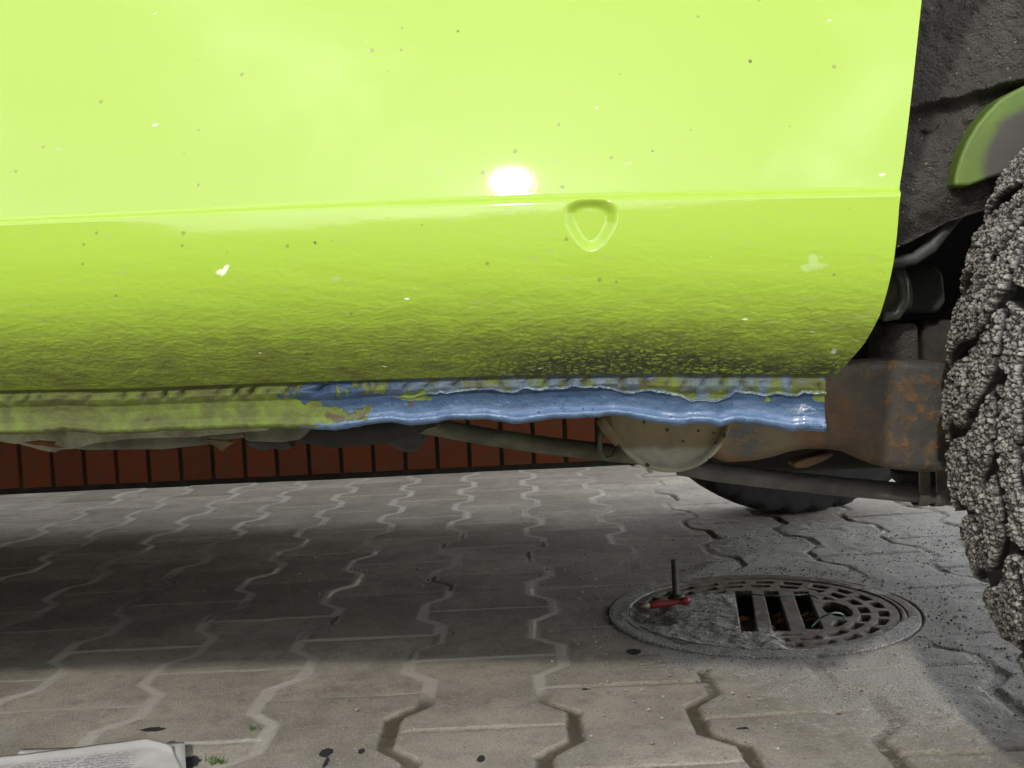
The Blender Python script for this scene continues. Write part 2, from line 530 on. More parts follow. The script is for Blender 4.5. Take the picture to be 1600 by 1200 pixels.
WIREM = simple('green_wire', (0.14, 0.24, 0.20), 0.5, 0.3, 60)
MOSS = simple('moss', (0.06, 0.13, 0.02), 0.9, 0.4, 200)
GRIT = simple('grit_stone', (0.44, 0.41, 0.36), 0.9, 0.6, 90, col2=(0.17, 0.16, 0.14))

n = NT('newsprint')
u = n.sep(n.map(1.0, rot=(0, 0, math.radians(12))))
inkrow = n.math('GREATER_THAN', n.math('FRACT', n.mul(u[1], 330.0)), 0.45)
words = n.mr(n.noise(1.0, 2, 0.6, n.map((330, 330, 1), rot=(0, 0, math.radians(12)))), 0.42, 0.5)
colm = n.math('GREATER_THAN', n.math('FRACT', n.mul(u[0], 18.0)), 0.07)
ink = n.mul(n.mul(n.mul(inkrow, words), colm), n.attr('print'))
c = n.mix(n.mr(n.noise(20, 4), 0.3, 0.7), (0.58, 0.565, 0.53), (0.50, 0.49, 0.455))
c = n.mix(n.mul(ink, 0.8), c, (0.12, 0.12, 0.13))
n.set(Base_Color=c, Roughness=0.85, Normal=n.bump(n.noise(40, 4), 0.4, 0.002))
PAPER = n.m

# ------------------------------------------------------------------ paved ground: one sheet to the horizon
MHC = np.array([0.296, 1.298]); MHR = 0.187


def spaced(core, lo, hi):
    a = [core[0]]; s = core[1] - core[0]
    while a[-1] > lo: s *= 1.35; a.append(a[-1] - s)
    b = [core[-1]]; s = core[-1] - core[-2]
    while b[-1] < hi: s *= 1.35; b.append(b[-1] + s)
    return np.concatenate([a[:0:-1], core, b[1:]])


gx = spaced(np.arange(-0.98, 0.80, 0.0026), -120, 120)
gy = spaced(np.concatenate([np.arange(0.83, 1.75, 0.0026), np.arange(1.75, 2.72, 0.006)]), -120, 120)
X, Y = np.meshgrid(gx, gy)
PIT_X, PIT_Y, PX0 = 0.1425, 0.205, 0.028
wx = X + 0.005 * (fbm(X * 9, Y * 9, 3, 1) - 0.5)
wy = Y + 0.006 * (fbm(X * 9, Y * 9, 3, 5) - 0.5)


def trap(t):                       # trapezoidal wave, period 1, -1..1
    t = t - np.floor(t)
    s = np.where(t < 0.5, t, 1 - t)
    return np.clip((0.25 - s) * 13.0, -1, 1)


Yo = wy - 0.955
near = np.full(X.shape, 1.0); nearw = np.full(X.shape, 0.005); best = np.full(X.shape, -99)
k0 = np.floor((wx - PX0) / PIT_X).astype(int)
for dk in (-1, 0, 1, 2):
    k = k0 + dk
    sgn = np.where(k % 2 == 0, 1.0, -1.0)
    jx = PX0 + k * PIT_X + 0.0140 * sgn * trap(Yo / PIT_Y)
    d = np.abs(wx - jx)
    near = np.minimum(near, d)
    best = np.where(wx >= jx, np.maximum(best, k), best)
row = np.where(best % 2 == 0, 0.5, 0.0)
q = Yo / PIT_Y + row
qi = np.round(q)
dstr = np.abs(q - qi) * PIT_Y
wide = (0.0062 - 0.0026 * sm(0.12, 0.25, X) * sm(1.02, 1.12, Y)) + 0.004 * (fbm(X * 6, Y * 6, 3, 9) - 0.4)
wide2 = 0.0016 + 0.0024 * (fbm(X * 7, Y * 7, 3, 12) - 0.4)
rag = 0.0030 * (fbm(X * 110, Y * 110, 3, 4) - 0.5) - 0.012 * np.clip(fbm(X * 34, Y * 34, 3, 6) - 0.64, 0, 1)
d1 = near + rag - wide; d2 = dstr + rag - wide2
dj = np.minimum(d1, d2)
joint = 1 - sm(-0.0008, 0.0022, dj)
ids = (best * 37 + np.floor(q) * 91).astype(int)
tone = _TAB[ids & 255, (ids // 7) & 255]
px_, py_ = proj(np.stack([X, np.maximum(Y, 0.2), 0 * X], -1))
r_m = np.hypot(X - MHC[0], Y - MHC[1])
sand = 0.95 * np.exp(-np.maximum(r_m - 0.19, 0) / 0.075) * sm(0.05, 0.22, X + 0.35 * (1.2 - Y)) \
    + 0.62 * sm(0.18, 0.42, X) * sm(0.80, 1.05, Y) * (1 - sm(1.7, 2.1, Y)) + 0.25 * sm(0.1, 0.25, X) * (1 - sm(0.9, 1.1, Y))
joint = joint * (0.86 + 0.14 * sm(.32, .55, fbm(X * 12, Y * 12, 4, 37)))
sand = np.clip(sand, 0, 1)
tar = np.zeros(X.shape)
for tx, ty, rx, ry, rot in [(238, 1136, 20, 4, 0), (262, 1160, 12, 6, .2), (292, 1187, 22, 12, .3), (510, 1173, 12, 8, 0),
                            (509, 1189, 4, 13, 0), (565, 1170, 6, 5, 0), (752, 1181, 8, 6, 0), (1160, 1136, 12, 2.5, 0),
                            (915, 1073, 9, 2, 0), (1310, 1112, 6, 2.5, 0), (990, 1016, 13, 5, 0)]:
    c_ = gp(tx, ty); ex = gp(tx + rx, ty)[0] - c_[0]; ey = gp(tx, ty - ry)[1] - c_[1]
    tar = np.maximum(tar, 1.15 - 0.75 * np.hypot((X - c_[0]) / ex, (Y - c_[1]) / ey))
tar = np.clip(tar, 0, 1)
jdark = sm(0.0, 1.0, np.clip(sm(1.08, 1.0, Y + 0.25 * (fbm(X * 4, Y * 4, 3, 20) - 0.5) + 0.15 * (X < -0.2)) + sm(0.2, 0.35, X), 0, 1))
sandcover = np.clip(sand + 0.5 * (fbm(X * 16, Y * 16, 3, 30) - 0.5), 0, 1)
joint = joint * (1 - 0.8 * sm(0.40, 0.62, fbm(X * 22, Y * 22, 3, 36)) * sm(0.1, 0.2, X) * sm(1.0, 1.08, Y))
joint = joint * (1 - 0.75 * sm(0.35, 0.6, sandcover) * (Y < 1.9) * (1 - sm(0.30, 0.34, X) * 0.7))
Z = -0.0034 * joint * (0.06 + 0.94 * jdark)
Z = Z + 0.0020 * joint * jdark * (fbm(X * 170, Y * 170, 3, 44) - 0.5)
Z = Z - 0.0008 * (1 - sm(0.0, 0.005, dj)) * (0.10 + 0.90 * jdark) + 0.0035 * (fbm(X * 5, Y * 5, 3, 40) - 0.5) + 0.0022 * (tone - 0.5)
Z = Z + 0.0022 * (fbm(X * 60, Y * 60, 3, 41) - 0.5) * np.clip(sandcover + 0.25, 0, 1) + 0.003 * sm(0.4, 0.8, sandcover)
Z = np.where(r_m < 0.30, Z * sm(0.195, 0.25, r_m), Z)
Z = np.where(r_m < MHR + 0.0015, -0.16, Z)
far = np.maximum(np.maximum(np.abs(X) - 3, np.abs(Y) - 4), 0)
Z = np.where(far > 0, 0, Z); Z = Z - 0.0015
g = Mesh()
g.grid(X, Y, Z, joint=joint, sand=sand, tar=tar, tone=tone, jdark=jdark)
ground = g.build('pavement', PAVE)
tag(ground, 'grey interlocking concrete paving with zigzag joints under the car', 'paving', kind='structure')

# ------------------------------------------------------------------ tiled wall beyond the car
WY = 2.70
jx0 = at(785, 742, WY)[0]
TP = 0.0825
wall = empty('tiled_wall', (-1.2, WY + 0.12, 0))
tag(wall, 'red brown tiled wall standing behind the far side of the car', 'wall')
m = Mesh(); m.box((-4.2, WY + 0.012, -0.2), (0.42, WY + 0.24, 1.10)); m.build('wall_core', GROUT, wall, False)
m = Mesh()
for i in range(-48, 10):
    x0 = jx0 + i * TP
    if x0 + TP > 0.425: continue
    for j in range(5):
        z0 = 0.012 + j * 0.215
        t = _TAB[i & 255, j + 3]; g_ = 0.0036; e = 0.0025
        yy = WY + 0.001 * _TAB[i & 255, j + 40]
        xa, xb, za, zb = x0 + g_, x0 + TP - g_, z0, z0 + 0.207
        Vt = [(xa, WY + .014, za), (xb, WY + .014, za), (xb, WY + .014, zb), (xa, WY + .014, zb),
              (xa + e, yy, za + e), (xb - e, yy, za + e), (xb - e, yy, zb - e), (xa + e, yy, zb - e)]
        m.add(Vt, [(4, 5, 6, 7), (0, 1, 5, 4), (1, 2, 6, 5), (2, 3, 7, 6), (3, 0, 4, 7)], tone=t)
m.build('tile_facing', TILE, wall, False)
m = Mesh(); m.box((-4.25, WY - 0.03, 1.104), (0.46, WY + 0.28, 1.16)); m.build('coping', COPING, wall, False, 0.006)

# unseen wall added behind the camera and at left to block low sky light
gw = empty('light_blocking_wall', (-1.0, -3.6, 0))
tag(gw, 'unseen grey wall added to block low sky light, with a gap to let some in', 'wall')
m = Mesh(); m.box((-2.95, -3.8, -0.2), (1.7, -3.6, 2.1)); m.box((4.0, -3.8, -0.2), (7.0, -3.6, 2.1)); m.box((-2.95, -3.597, -0.2), (-2.75, 2.6, 2.1)); m.build('light_blocker_body', simple('light_blocker_grey', (0.16, 0.15, 0.13), 0.9, 0.3, 5), gw, False)
m = Mesh(); m.box((-2.98, -3.84, 2.104), (1.73, -3.56, 2.16)); m.box((3.97, -3.84, 2.104), (7.03, -3.56, 2.16)); m.build('coping', COPING, gw, False, 0.006)

# ------------------------------------------------------------------ the car
YC = 0.56                                   # the car side's widest plane
car = empty('parked_car', (0.0, YC, 0.0))
tag(car, 'lime green car seen along its sill, with a rust treated seam painted blue', 'car')
AX, AZ, AR = 0.603, 0.292, 0.47            # rear wheel centre, arch radius
FX = -1.75                                  # front axle
YFAR = 2.08                                  # far side of the body
YM = (YC + YFAR) / 2


def far_side_y(x, y):            # mirror a near-side depth to the far side of the slightly skewed parked car
    return 2 * YM - (y - swing(x)) - 0.17 * np.clip(x, -0.95, 0.3)


def pl(pts):                                # polyline px -> py interpolator
    p = np.array(pts, float)
    return lambda x: np.interp(x, p[:, 0], p[:, 1])


def swing(x):
    return -YAW * 0.5 * np.tanh(np.asarray(x) / 0.5)


def zline(pts, y, sw=True):                 # pixel polyline -> (x, z) world line on the swung plane y
    W_ = []
    for a, b in pts:
        p = at(a, b, y)
        for _ in range(4):
            p = at(a, b, y + (float(swing(p[0])) if sw else 0))
        W_.append(p)
    W_ = np.array(W_)
    return lambda x: np.interp(x, W_[:, 0], W_[:, 2])


crease_z = zline([(-900, 400), (0, 345), (200, 336), (400, 326), (600, 318), (820, 311), (1000, 306), (1200, 302), (1410, 298), (2600, 290)], YC)
bot_z = zline([(-900, 625), (0, 610), (200, 607), (430, 598), (620, 592), (800, 586), (1000, 583), (1310, 584), (1650, 560), (1950, 60), (2600, 20)], 0.598)


def body_y(x, z, fine=True):
    zc = crease_z(x)
    dz = z - zc
    up = YC + 0.0015 + math.tan(TILT) * dz + (0.5 * dz ** 2 - 0.0125 * dz) / 1.7
    t = np.clip(-dz / 0.1, 0, 1.15)
    dn = YC - 0.0150 * t + 0.058 * t ** 3
    w = sm(-0.003, 0.003, dz)
    y = dn * (1 - w) + up * w
    y = y + 0.0016 * (sm(-0.0011, 0.0011, dz) - 0.5)
    return y + swing(x)


edge_px = [(1297, 593), (1310, 582), (1328, 563), (1350, 537), (1374, 494), (1386, 455), (1396, 410), (1402, 360), (1405, 320), (1406, 298), (1411, 255),
           (1418, 200), (1425, 140), (1432, 75), (1440, 0)]
ep = []
for a, b in edge_px:
    y_ = YC
    for _ in range(4):
        p = at(a, b, y_); y_ = float(body_y(np.array(p[0]), np.array(p[2])))
    ep.append((p[0], p[2]))
ZT = 0.80
last = ep[-1]
for zz_ in np.linspace(last[1] + 0.02, ZT - 0.002, 8):
    r2 = math.hypot(last[0] - AX, last[1] - AZ); r3 = ZT - AZ
    f_ = (zz_ - last[1]) / (ZT - last[1]); rr = r2 * (1 - f_) + r3 * f_
    ep.append((AX - math.sqrt(max(rr * rr - (zz_ - AZ) ** 2, 0)), zz_))
ep = np.array(ep)
Z_BOT_R = ep[0][1]


def arch_left(z): return np.interp(z, ep[:, 1], ep[:, 0])


def arch_right(z): return 2 * AX - arch_left(np.maximum(z, 0.34)) + 0.0 * z


def farch(z, s): return FX + s * np.sqrt(np.maximum(0.40 ** 2 - (z - AZ) ** 2, 0)) * (z < AZ + 0.40)


# dimple outline (rounded triangle)
dim = np.array([(884, 326), (896, 318), (920, 315), (946, 319), (958, 328), (957, 345), (948, 365), (935, 385), (921, 396), (908, 384), (895, 364), (886, 345)], float)
dimw = np.array([at(a, b, YC)[[0, 2]] for a, b in dim])
dimw = dimw.mean(0) + 0.52 * (dimw - dimw.mean(0))      # core outline, rounded off by an offset


def sdf_poly(x, z, P):
    d = np.full(x.shape, 1e9); ins = np.zeros(x.shape, bool)
    for i in range(len(P)):
        a, b = P[i], P[(i + 1) % len(P)]
        e = b - a
        t = np.clip(((x - a[0]) * e[0] + (z - a[1]) * e[1]) / (e @ e), 0, 1)
        d = np.minimum(d, np.hypot(x - a[0] - t * e[0], z - a[1] - t * e[1]))
        c1 = (a[1] > z) != (b[1] > z)
        ins ^= c1 & (x < (b[0] - a[0]) * (z - a[1]) / ((b[1] - a[1]) if b[1] != a[1] else 1e-9) + a[0])
    return np.where(ins, -d, d)


B = Mesh()


def side_patch(xl, xr, ns, vs, fine=False, far_side=False, lip_l=False, lip_r=False):
    # rows follow the crease: v = 0 bottom seam, 1 crease, then up to ZT
    nv = len(vs)
    s = np.linspace(0, 1, ns) if np.isscalar(ns) else ns
    S, V_ = np.meshgrid(s, vs)
    zg = np.interp(V_, [0, 1, 4], [0, 1, 2]) * 0
    # row heights depend on x, x on height: two passes
    x = -0.2 + 0 * S
    for _ in range(4):
        zb, zc = bot_z(x), crease_z(x)
        z = np.where(V_ <= 1, zb + (zc - zb) * V_, zc + (ZT - zc) * (V_ - 1) / 3.0)
        x = xl(z) * (1 - S) + xr(z) * S
    y = body_y(x, z)
    blk = 0 * x; chalk = 0 * x
    if fine:
        sd = sdf_poly(x, z, dimw)
        y = y + 0.0036 * sm(0.0074, 0.0014, sd)
        lowm = sm(1.0, 0.3, V_)
        y = y - 0.0008 * lowm * (fbm(x * 26 + z * 60, z * 90, 3, 2) - 0.5)
        px, py = proj(np.stack([x, y, z], -1))
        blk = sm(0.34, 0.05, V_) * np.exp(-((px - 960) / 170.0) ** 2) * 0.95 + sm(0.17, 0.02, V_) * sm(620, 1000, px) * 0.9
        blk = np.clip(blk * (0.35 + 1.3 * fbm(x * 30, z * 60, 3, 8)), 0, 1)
        for cx, cy, cr in [(346, 427, 7), (352, 418, 5), (1272, 410, 16), (1258, 418, 8), (1303, 548, 4), (1284, 415, 8)]:
            dd = np.hypot(px - cx, (py - cy)) / cr + 1.3 * (fbm(x * 400, z * 400, 2, 11) - 0.5)
            chalk = np.maximum(chalk, (1 - sm(0.55, 0.95, dd)) * (0.8 if cr < 8 else 0.16))
    if far_side:
        y = far_side_y(x, y)
    B.grid(x, y, z, flip=far_side, v=V_, blk=blk, chalk=chalk)
    for on, col in ((lip_l, 0), (lip_r, -1)):
        if on:      # the lip turned in around the arch
            xe, ye, ze = x[:, col], y[:, col], z[:, col]
            sg = 1 if not far_side else -1
            o = np.array([0, 0.0006, 0.0012, 0.0016, 0.0016, 0.012])
            inx = np.array([0, 0.0003, 0.0005, 0.0003, -0.0004, -0.002])
            dirx = 1 if col == -1 else -1
            LX = xe[:, None] + dirx * inx[None]; LY = ye[:, None] + sg * o[None] * 1.0; LZ = ze[:, None] + 0 * o[None]
            B.grid(LX, LY, LZ, flip=(col == 0) != far_side, v=np.broadcast_to(vs[:, None], LX.shape))


v_fine = np.concatenate([np.linspace(0, 0.93, 130), np.linspace(0.935, 1.045, 56), np.linspace(1.05, 1.75, 60), np.linspace(1.8, 4, 24)])
s_fine = np.concatenate([np.linspace(0, 0.735, 40), np.linspace(0.736, 1, 640)])
side_patch(lambda z: farch(z, 1), arch_left, s_fine, v_fine, True, lip_r=True)
v_c = np.concatenate([np.linspace(0, 1, 14), np.linspace(1.1, 4, 14)])
side_patch(lambda z: -2.35 + 0 * z, lambda z: farch(z, -1), 16, v_c, lip_r=True)
side_patch(arch_right, lambda z: 1.02 + 0 * z, 12, v_c, lip_l=True)
side_patch(lambda z: farch(z, 1), lambda z: 2 * AX - arch_right(z), 40, v_c, far_side=True)
side_patch(lambda z: -2.35 + 0 * z, lambda z: farch(z, -1), 12, v_c, far_side=True)
side_patch(arch_right, lambda z: 1.02 + 0 * z, 12, v_c, far_side=True)
# upper shell, ends, cabin
yt = float(body_y(np.array(0.0), np.array(ZT)))
yf = 2 * YM - yt
rings = [(ZT, -2.35, 1.02, yt), (0.90, -2.33, 1.00, yt + 0.03)]
ring_v = []
for z, xa, xb, y0 in rings:
    ring_v += [(xa, y0, z), (xb, y0, z), (xb, 2 * YM - y0, z), (xa, 2 * YM - y0, z)]
B.add(ring_v, [(0, 1, 5, 4), (1, 2, 6, 5), (2, 3, 7, 6), (3, 0, 4, 7), (4, 5, 6, 7)], v=2.0)
B.add([(-2.35, yt, ZT), (-2.35, yf, ZT), (-2.35, 2.04, .34), (-2.35, .60, .34)], [(0, 1, 2, 3)], v=2.0)
B.add([(1.02, yt, ZT), (1.02, yf, ZT), (1.02, 2.04, .52), (1.02, .60, .52)], [(0, 3, 2, 1)], v=2.0)
cab = []
for z, xa, xb, y0 in [(0.901, -1.75, 0.96, yt + .045), (1.33, -1.25, 0.74, yt + .17), (1.37, -1.1, 0.66, yt + .24)]:
    cab += [(xa, y0, z), (xb, y0, z), (xb, 2 * YM - y0, z), (xa, 2 * YM - y0, z)]
B.add(cab, [(i * 4 + a, i * 4 + b, i * 4 + 4 + b, i * 4 + 4 + a) for i in (0, 1) for a, b in ((0, 1), (1, 2), (2, 3), (3, 0))] + [(8, 9, 10, 11)], v=2.0)
fxs = np.linspace(FX + 0.41, 0.16, 30)
FXX, FTT = np.meshgrid(fxs, np.linspace(0, 1, 6))
B.grid(FXX, far_side_y(FXX, body_y(FXX, bot_z(FXX))) - 0.004 * FTT, bot_z(FXX) - 0.095 * FTT, flip=True, v=0.1 + 0 * FTT)  # unseen far sill lip, added and deepened to cut light under the car
body = B.build('body', PAINT, car, True)
c0 = [np.array(p) for p in cab]


def glass(i, j, u0, u1, out):
    a, b, c_, d = c0[i], c0[j], c0[4 + j], c0[4 + i]
    q = lambda s, t: (a * (1 - s) + b * s) * (1 - t) + (d * (1 - s) + c_ * s) * t
    m = Mesh(); m.prism([q(u0, .1) + out, q(u1, .1) + out, q(u1, .92) + out, q(u0, .92) + out], -2.5 * np.array(out))
    return m.build('window', GLASS, car, False)


glass(0, 1, .08, .50, np.array([0, -.004, .001])); glass(0, 1, .55, .92, np.array([0, -.004, .001]))
glass(3, 2, .08, .50, np.array([0, .004, .001])); glass(3, 2, .55, .92, np.array([0, .004, .001]))
glass(3, 0, .06, .94, np.array([-.004, 0, .001])); glass(1, 2, .06, .94, np.array([.004, 0, .001]))

# seam flange under the body: bead of sealer, flat lip, curled ragged lower edge
YS = 0.600
low_px = [(-900, 690), (0, 681), (60, 680), (90, 676), (150, 681), (200, 681), (250, 676), (330, 674), (420, 671), (470, 671), (500, 674), (540, 672), (570, 665),
          (610, 662), (640, 667), (670, 664), (700, 658), (760, 656), (800, 663), (830, 661), (860, 655), (900, 654), (960, 650), (985, 652), (1000, 657), (1040, 663),
          (1060, 668), (1080, 664), (1110, 662), (1125, 667), (1150, 660), (1180, 663), (1210, 669), (1240, 675), (1260, 672), (1294, 676)]
low_z = zline(low_px, YS - 0.003)
x_right = at(1297, 640, YS - 0.037)[0]
xs = np.concatenate([np.linspace(-0.95, -0.34, 90), np.linspace(-0.3395, x_right, 1050)])
tt = np.linspace(0, 1, 84)
XS, T = np.meshgrid(xs, tt)                 # T = 0 at the body, 1 at the lower edge
zt = bot_z(XS) + 0.0012
zb = low_z(XS) + 0.0016 * (fbm(XS * 130, 0 * XS, 3, 15) - 0.5) * sm(-0.45, -0.3, XS)
ZS = zt + (zb - zt) * T
pxS, _ = proj(np.stack([XS, YS + swing(XS), ZS], -1))
pyS = proj(np.stack([XS, YS + swing(XS), ZS], -1))[1]
# depth profile: body underside -> groove -> bead ledge -> flat -> curled edge
ybody = body_y(XS, bot_z(XS)) + 0.0008
led = np.interp(T, [0, .05, .10, .17, .27, .34, .42, .55, .76, .82, .86, .90, .95, 1.0], [0, .0030, .0036, .0022, .0018, .0036, .0060, .0068, .0066, .0056, .0046, .0042, .0050, .0074])
YSg = ybody + led + (YS - 0.598) * 0
per = pxS / 36.0 + 2.2 * fbm(pxS / 110, T * 0.6, 3, 3)
bead = np.abs(np.sin(np.pi * (per + 0.9 * T)))
bm = np.exp(-((T - 0.22) / 0.10) ** 2)
YSg += 0.0042 * bm * (1 - bead ** 0.6) * np.clip(2.2 * fbm(pxS / 45, T * 2, 2, 5) - 0.35, 0.05, 2)
YSg += 0.0016 * (fbm(XS * 90, ZS * 120, 4, 6) - 0.5) + 0.0014 * (fbm(XS * 22, ZS * 22, 3, 16) - 0.5)
# blue cover
b_start = 1 - sm(440, 540, 980 - pxS) if False else sm(415, 545, pxS + 90 * (fbm(XS * 70, ZS * 110, 4, 21) - 0.5) + 40 * np.sin(T * 7))
line = 0.36 + 0.13 * (fbm(pxS / 60, 0 * T, 3, 31) - 0.5) * 2 + 0.10 * np.exp(-((pxS - 1080) / 60) ** 2) + 0.11 * (fbm(pxS / 15, 0 * T, 2, 33) - 0.5)
thick = sm(line - 0.012, line + 0.012, T) * sm(600, 680, pxS + 60 * (fbm(XS * 60, ZS * 60, 3, 35) - 0.5))
upper = sm(-0.02, 0.05, T - 0.03 * fbm(pxS / 25, T, 2, 36))
streak = fbm(XS * 190, ZS * 55, 4, 41)
bl = b_start * upper * np.where(T < line, np.clip(0.66 + 1.2 * (streak - 0.5) + 0.6 * (fbm(XS * 420, ZS * 130, 3, 48) - 0.5) - 0.22 * sm(900, 1200, pxS), 0, 1), 1.0)
bl = bl - 0.55 * b_start * (1 - thick) * sm(0.57, 0.75, fbm(XS * 60, ZS * 90, 4, 43))
isl = np.exp(-(((pxS - 457) / 11) ** 2 + ((pyS - 633) / 9) ** 2)) + 0.8 * np.exp(-(((pxS - 488) / 24) ** 2 + ((pyS - 645) / 16) ** 2)) * sm(.38, .55, fbm(XS * 170, ZS * 170, 3, 44)) * 1.6
gr = np.exp(-(((pxS - 1282) / 16) ** 2 + ((pyS - 612) / 17) ** 2)) * 1.2
for cx, cy, sx, sy in [(1065, 617, 22, 4), (1125, 616, 9, 5), (1198, 625, 6, 7), (650, 622, 30, 7)]:
    gr = np.maximum(gr, 1.0 * np.exp(-(((pxS - cx) / sx) ** 2 + ((pyS - cy) / sy) ** 2)))
bl = np.clip(bl - isl - gr * (0.5 + fbm(XS * 150, ZS * 150, 3, 45)), 0, 1)
bl = np.where(thick > 0.5, np.maximum(bl, 0.8 - 0.6 * np.clip(gr, 0, 1) * (pyS < 628)), bl)
YSg -= 0.0011 * thick + (0.0006 + 0.0016 * fbm(XS * 420, ZS * 100, 3, 49)) * np.exp(-((T - line - 0.02) / 0.022) ** 2) * sm(600, 680, pxS)
YSg -= 0.0006 * thick * (fbm(XS * 40, ZS * 90, 3, 47) - 0.5) * 2
gz = at(1262, 643, YS - 0.035)[2]
YSg += 0.20 * (ZS - gz) * np.exp(-((pxS - 1264) / 24) ** 2 - ((pyS - 643) / 17) ** 2)
rust = np.zeros(XS.shape)
for cx, cy, sx, sy in [(524, 655, 16, 7), (512, 650, 9, 7), (640, 632, 7, 5), (565, 650, 6, 6), (140, 653, 7, 5), (225, 658, 6, 6), (286, 655, 5, 5), (346, 655, 6, 4), (70, 672, 10, 4)]:
    rust = np.maximum(rust, np.exp(-(((pxS - cx) / sx) ** 2 + ((pyS - cy) / sy) ** 2)) * (1.0 if cx in (524, 512, 640, 565) else 0.72) * (0.2 + 1.5 * fbm(XS * 330, ZS * 330, 3, 50)))
dirtS = np.clip(0.75 * bm * (1 - bead ** 0.5) * 1.6 + 0.55 * np.exp(-(T / 0.09) ** 2) + 0.5 * sm(.5, .7, fbm(XS * 24, ZS * 40, 4, 53)), 0, 1)
fl = Mesh()
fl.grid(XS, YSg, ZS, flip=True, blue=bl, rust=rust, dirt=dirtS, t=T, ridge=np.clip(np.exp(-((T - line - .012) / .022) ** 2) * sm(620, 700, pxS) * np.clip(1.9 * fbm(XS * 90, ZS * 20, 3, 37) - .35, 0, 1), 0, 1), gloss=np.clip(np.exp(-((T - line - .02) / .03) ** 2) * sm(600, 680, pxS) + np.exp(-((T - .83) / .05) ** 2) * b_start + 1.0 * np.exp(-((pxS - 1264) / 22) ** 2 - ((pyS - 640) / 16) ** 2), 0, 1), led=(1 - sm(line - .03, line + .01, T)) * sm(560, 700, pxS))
# underside of the curled edge and right end
fl.grid(np.stack([XS[-1], XS[-1], XS[-1]]), np.stack([YSg[-1], YSg[-1] + .0012, YSg[-1] + .0016]), np.stack([ZS[-1], ZS[-1] + .0004, ZS[-1] + .012]), flip=True,
        blue=np.stack([bl[-1]] * 3), rust=np.stack([rust[-1]] * 3), dirt=np.stack([dirtS[-1]] * 3))
fl.grid(np.stack([XS[:, -1], XS[:, -1] - .0005], 1), np.stack([YSg[:, -1], YSg[:, -1] + .004], 1), np.stack([ZS[:, -1], ZS[:, -1]], 1), flip=True,
        blue=np.stack([bl[:, -1]] * 2, 1), dirt=np.zeros((len(tt), 2)), rust=np.zeros((len(tt), 2)))
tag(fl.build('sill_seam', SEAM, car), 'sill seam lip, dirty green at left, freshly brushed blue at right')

# floor and inner structure
m = Mesh(); m.box((-2.30, 0.735, 0.352), (0.20, 2.02, 0.40)); m.build('floor_pan', DARKMETAL, car, False, 0.01)
m = Mesh(); m.box((0.205, 0.80, 0.52), (1.0, 1.78, 0.55)); m.build('boot_floor', DARKMETAL, car, False, 0.01)


def pxprism(name, pix, y, depth, mat, parent=car, bevel=0.003, smooth=True, **kw):
    m = Mesh()
    m.prism([at(a, b, y) for a, b in pix], (0, depth, 0))
    return m.build(name, mat, parent, smooth, bevel)


m = Mesh(); m.box((0.47, 0.80, 0.172), (0.55, 1.90, 0.50)); m.build('rear_light_blocker', DARKMETAL, car, False, 0.012)  # unseen beam added to stop light coming under the car from the right
m = Mesh(); m.box((-2.25, 0.76, 0.13), (-0.98, 1.88, 0.348)); m.build('front_light_blocker', DARKMETAL, car, False, 0.01)  # unseen box hung below the floor to keep out light from the left
m = Mesh(); m.box((-2.40, 0.62, 0.16), (-2.352, 1.95, 0.42)); m.build('bumper_light_blocker', DARKMETAL, car, False, 0.01)  # low bumper, out of view, added to cut light under the nose

# wheel arch liner: inner wall with undercoat, folded seam, front strip
lin_top = [(1330, -160), (1780, -160), (1780, 330)]
xs_ = np.linspace(at(1385, 200, 0.70)[0], at(1900, 200, 0.70)[0], 330)
zs_ = np.linspace(0, 1, 330)
XL, TL = np.meshgrid(xs_, zs_)
edge_z = zline([(1380, 402), (1405, 388), (1440, 372), (1490, 345), (1560, 322), (1640, 300), (1900, 300)], 0.70, False)
z0 = edge_z(XL); ZL = z0 + (0.78 - z0) * TL
pxl, pyl = proj(np.stack([XL, 0.70 + 0 * XL, ZL], -1))
seam_y = 172 - (pxl - 1420) * 0.26 + 26 * (fbm(pxl / 34, 0 * pxl, 4, 60) - 0.5)
YL = 0.70 + 0.010 * sm(-2, 5, pyl - seam_y) - 0.004 * np.exp(-((pyl - seam_y + 5) / 6.0) ** 2) - 0.010 * sm(0, 90, pyl - seam_y)
YL -= 0.004 * np.exp(-((pyl - seam_y - 26 - 20 * fbm(pxl / 25, 0 * pxl, 3, 64)) / 5.0) ** 2) * sm(.4, .6, fbm(pxl / 20, pyl / 14, 2, 65))
YL += 0.004 * (fbm(XL * 35, ZL * 35, 4, 61) - 0.5) + 0.0042 * (fbm(XL * 190, ZL * 190, 3, 62) - 0.5)
YL += 0.012 * sm(40, 0, (z0 * 0 + (ZL - z0) * 2300))
lm = Mesh(); lm.grid(XL, YL, ZL, flip=False)
lm.grid(np.stack([XL[0]] * 2), np.stack([YL[0], YL[0] + .06]), np.stack([ZL[0], ZL[0] + .004]), flip=True)
# front and top strip around the wheel
th = np.linspace(math.radians(172), math.radians(25), 40)
yy = np.linspace(0.0, 1, 8)
TH, YY = np.meshgrid(th, yy)
RR = AR + 0.012
lx = AX + RR * np.cos(TH); lz = np.maximum(AZ + RR * np.sin(TH), 0.36)
ly0 = body_y(lx, np.minimum(lz, ZT)) + 0.014
lm.grid(lx, ly0 + (0.715 - ly0) * YY, lz, flip=True)
lm.build('wheel_arch_liner', UNDER, car)

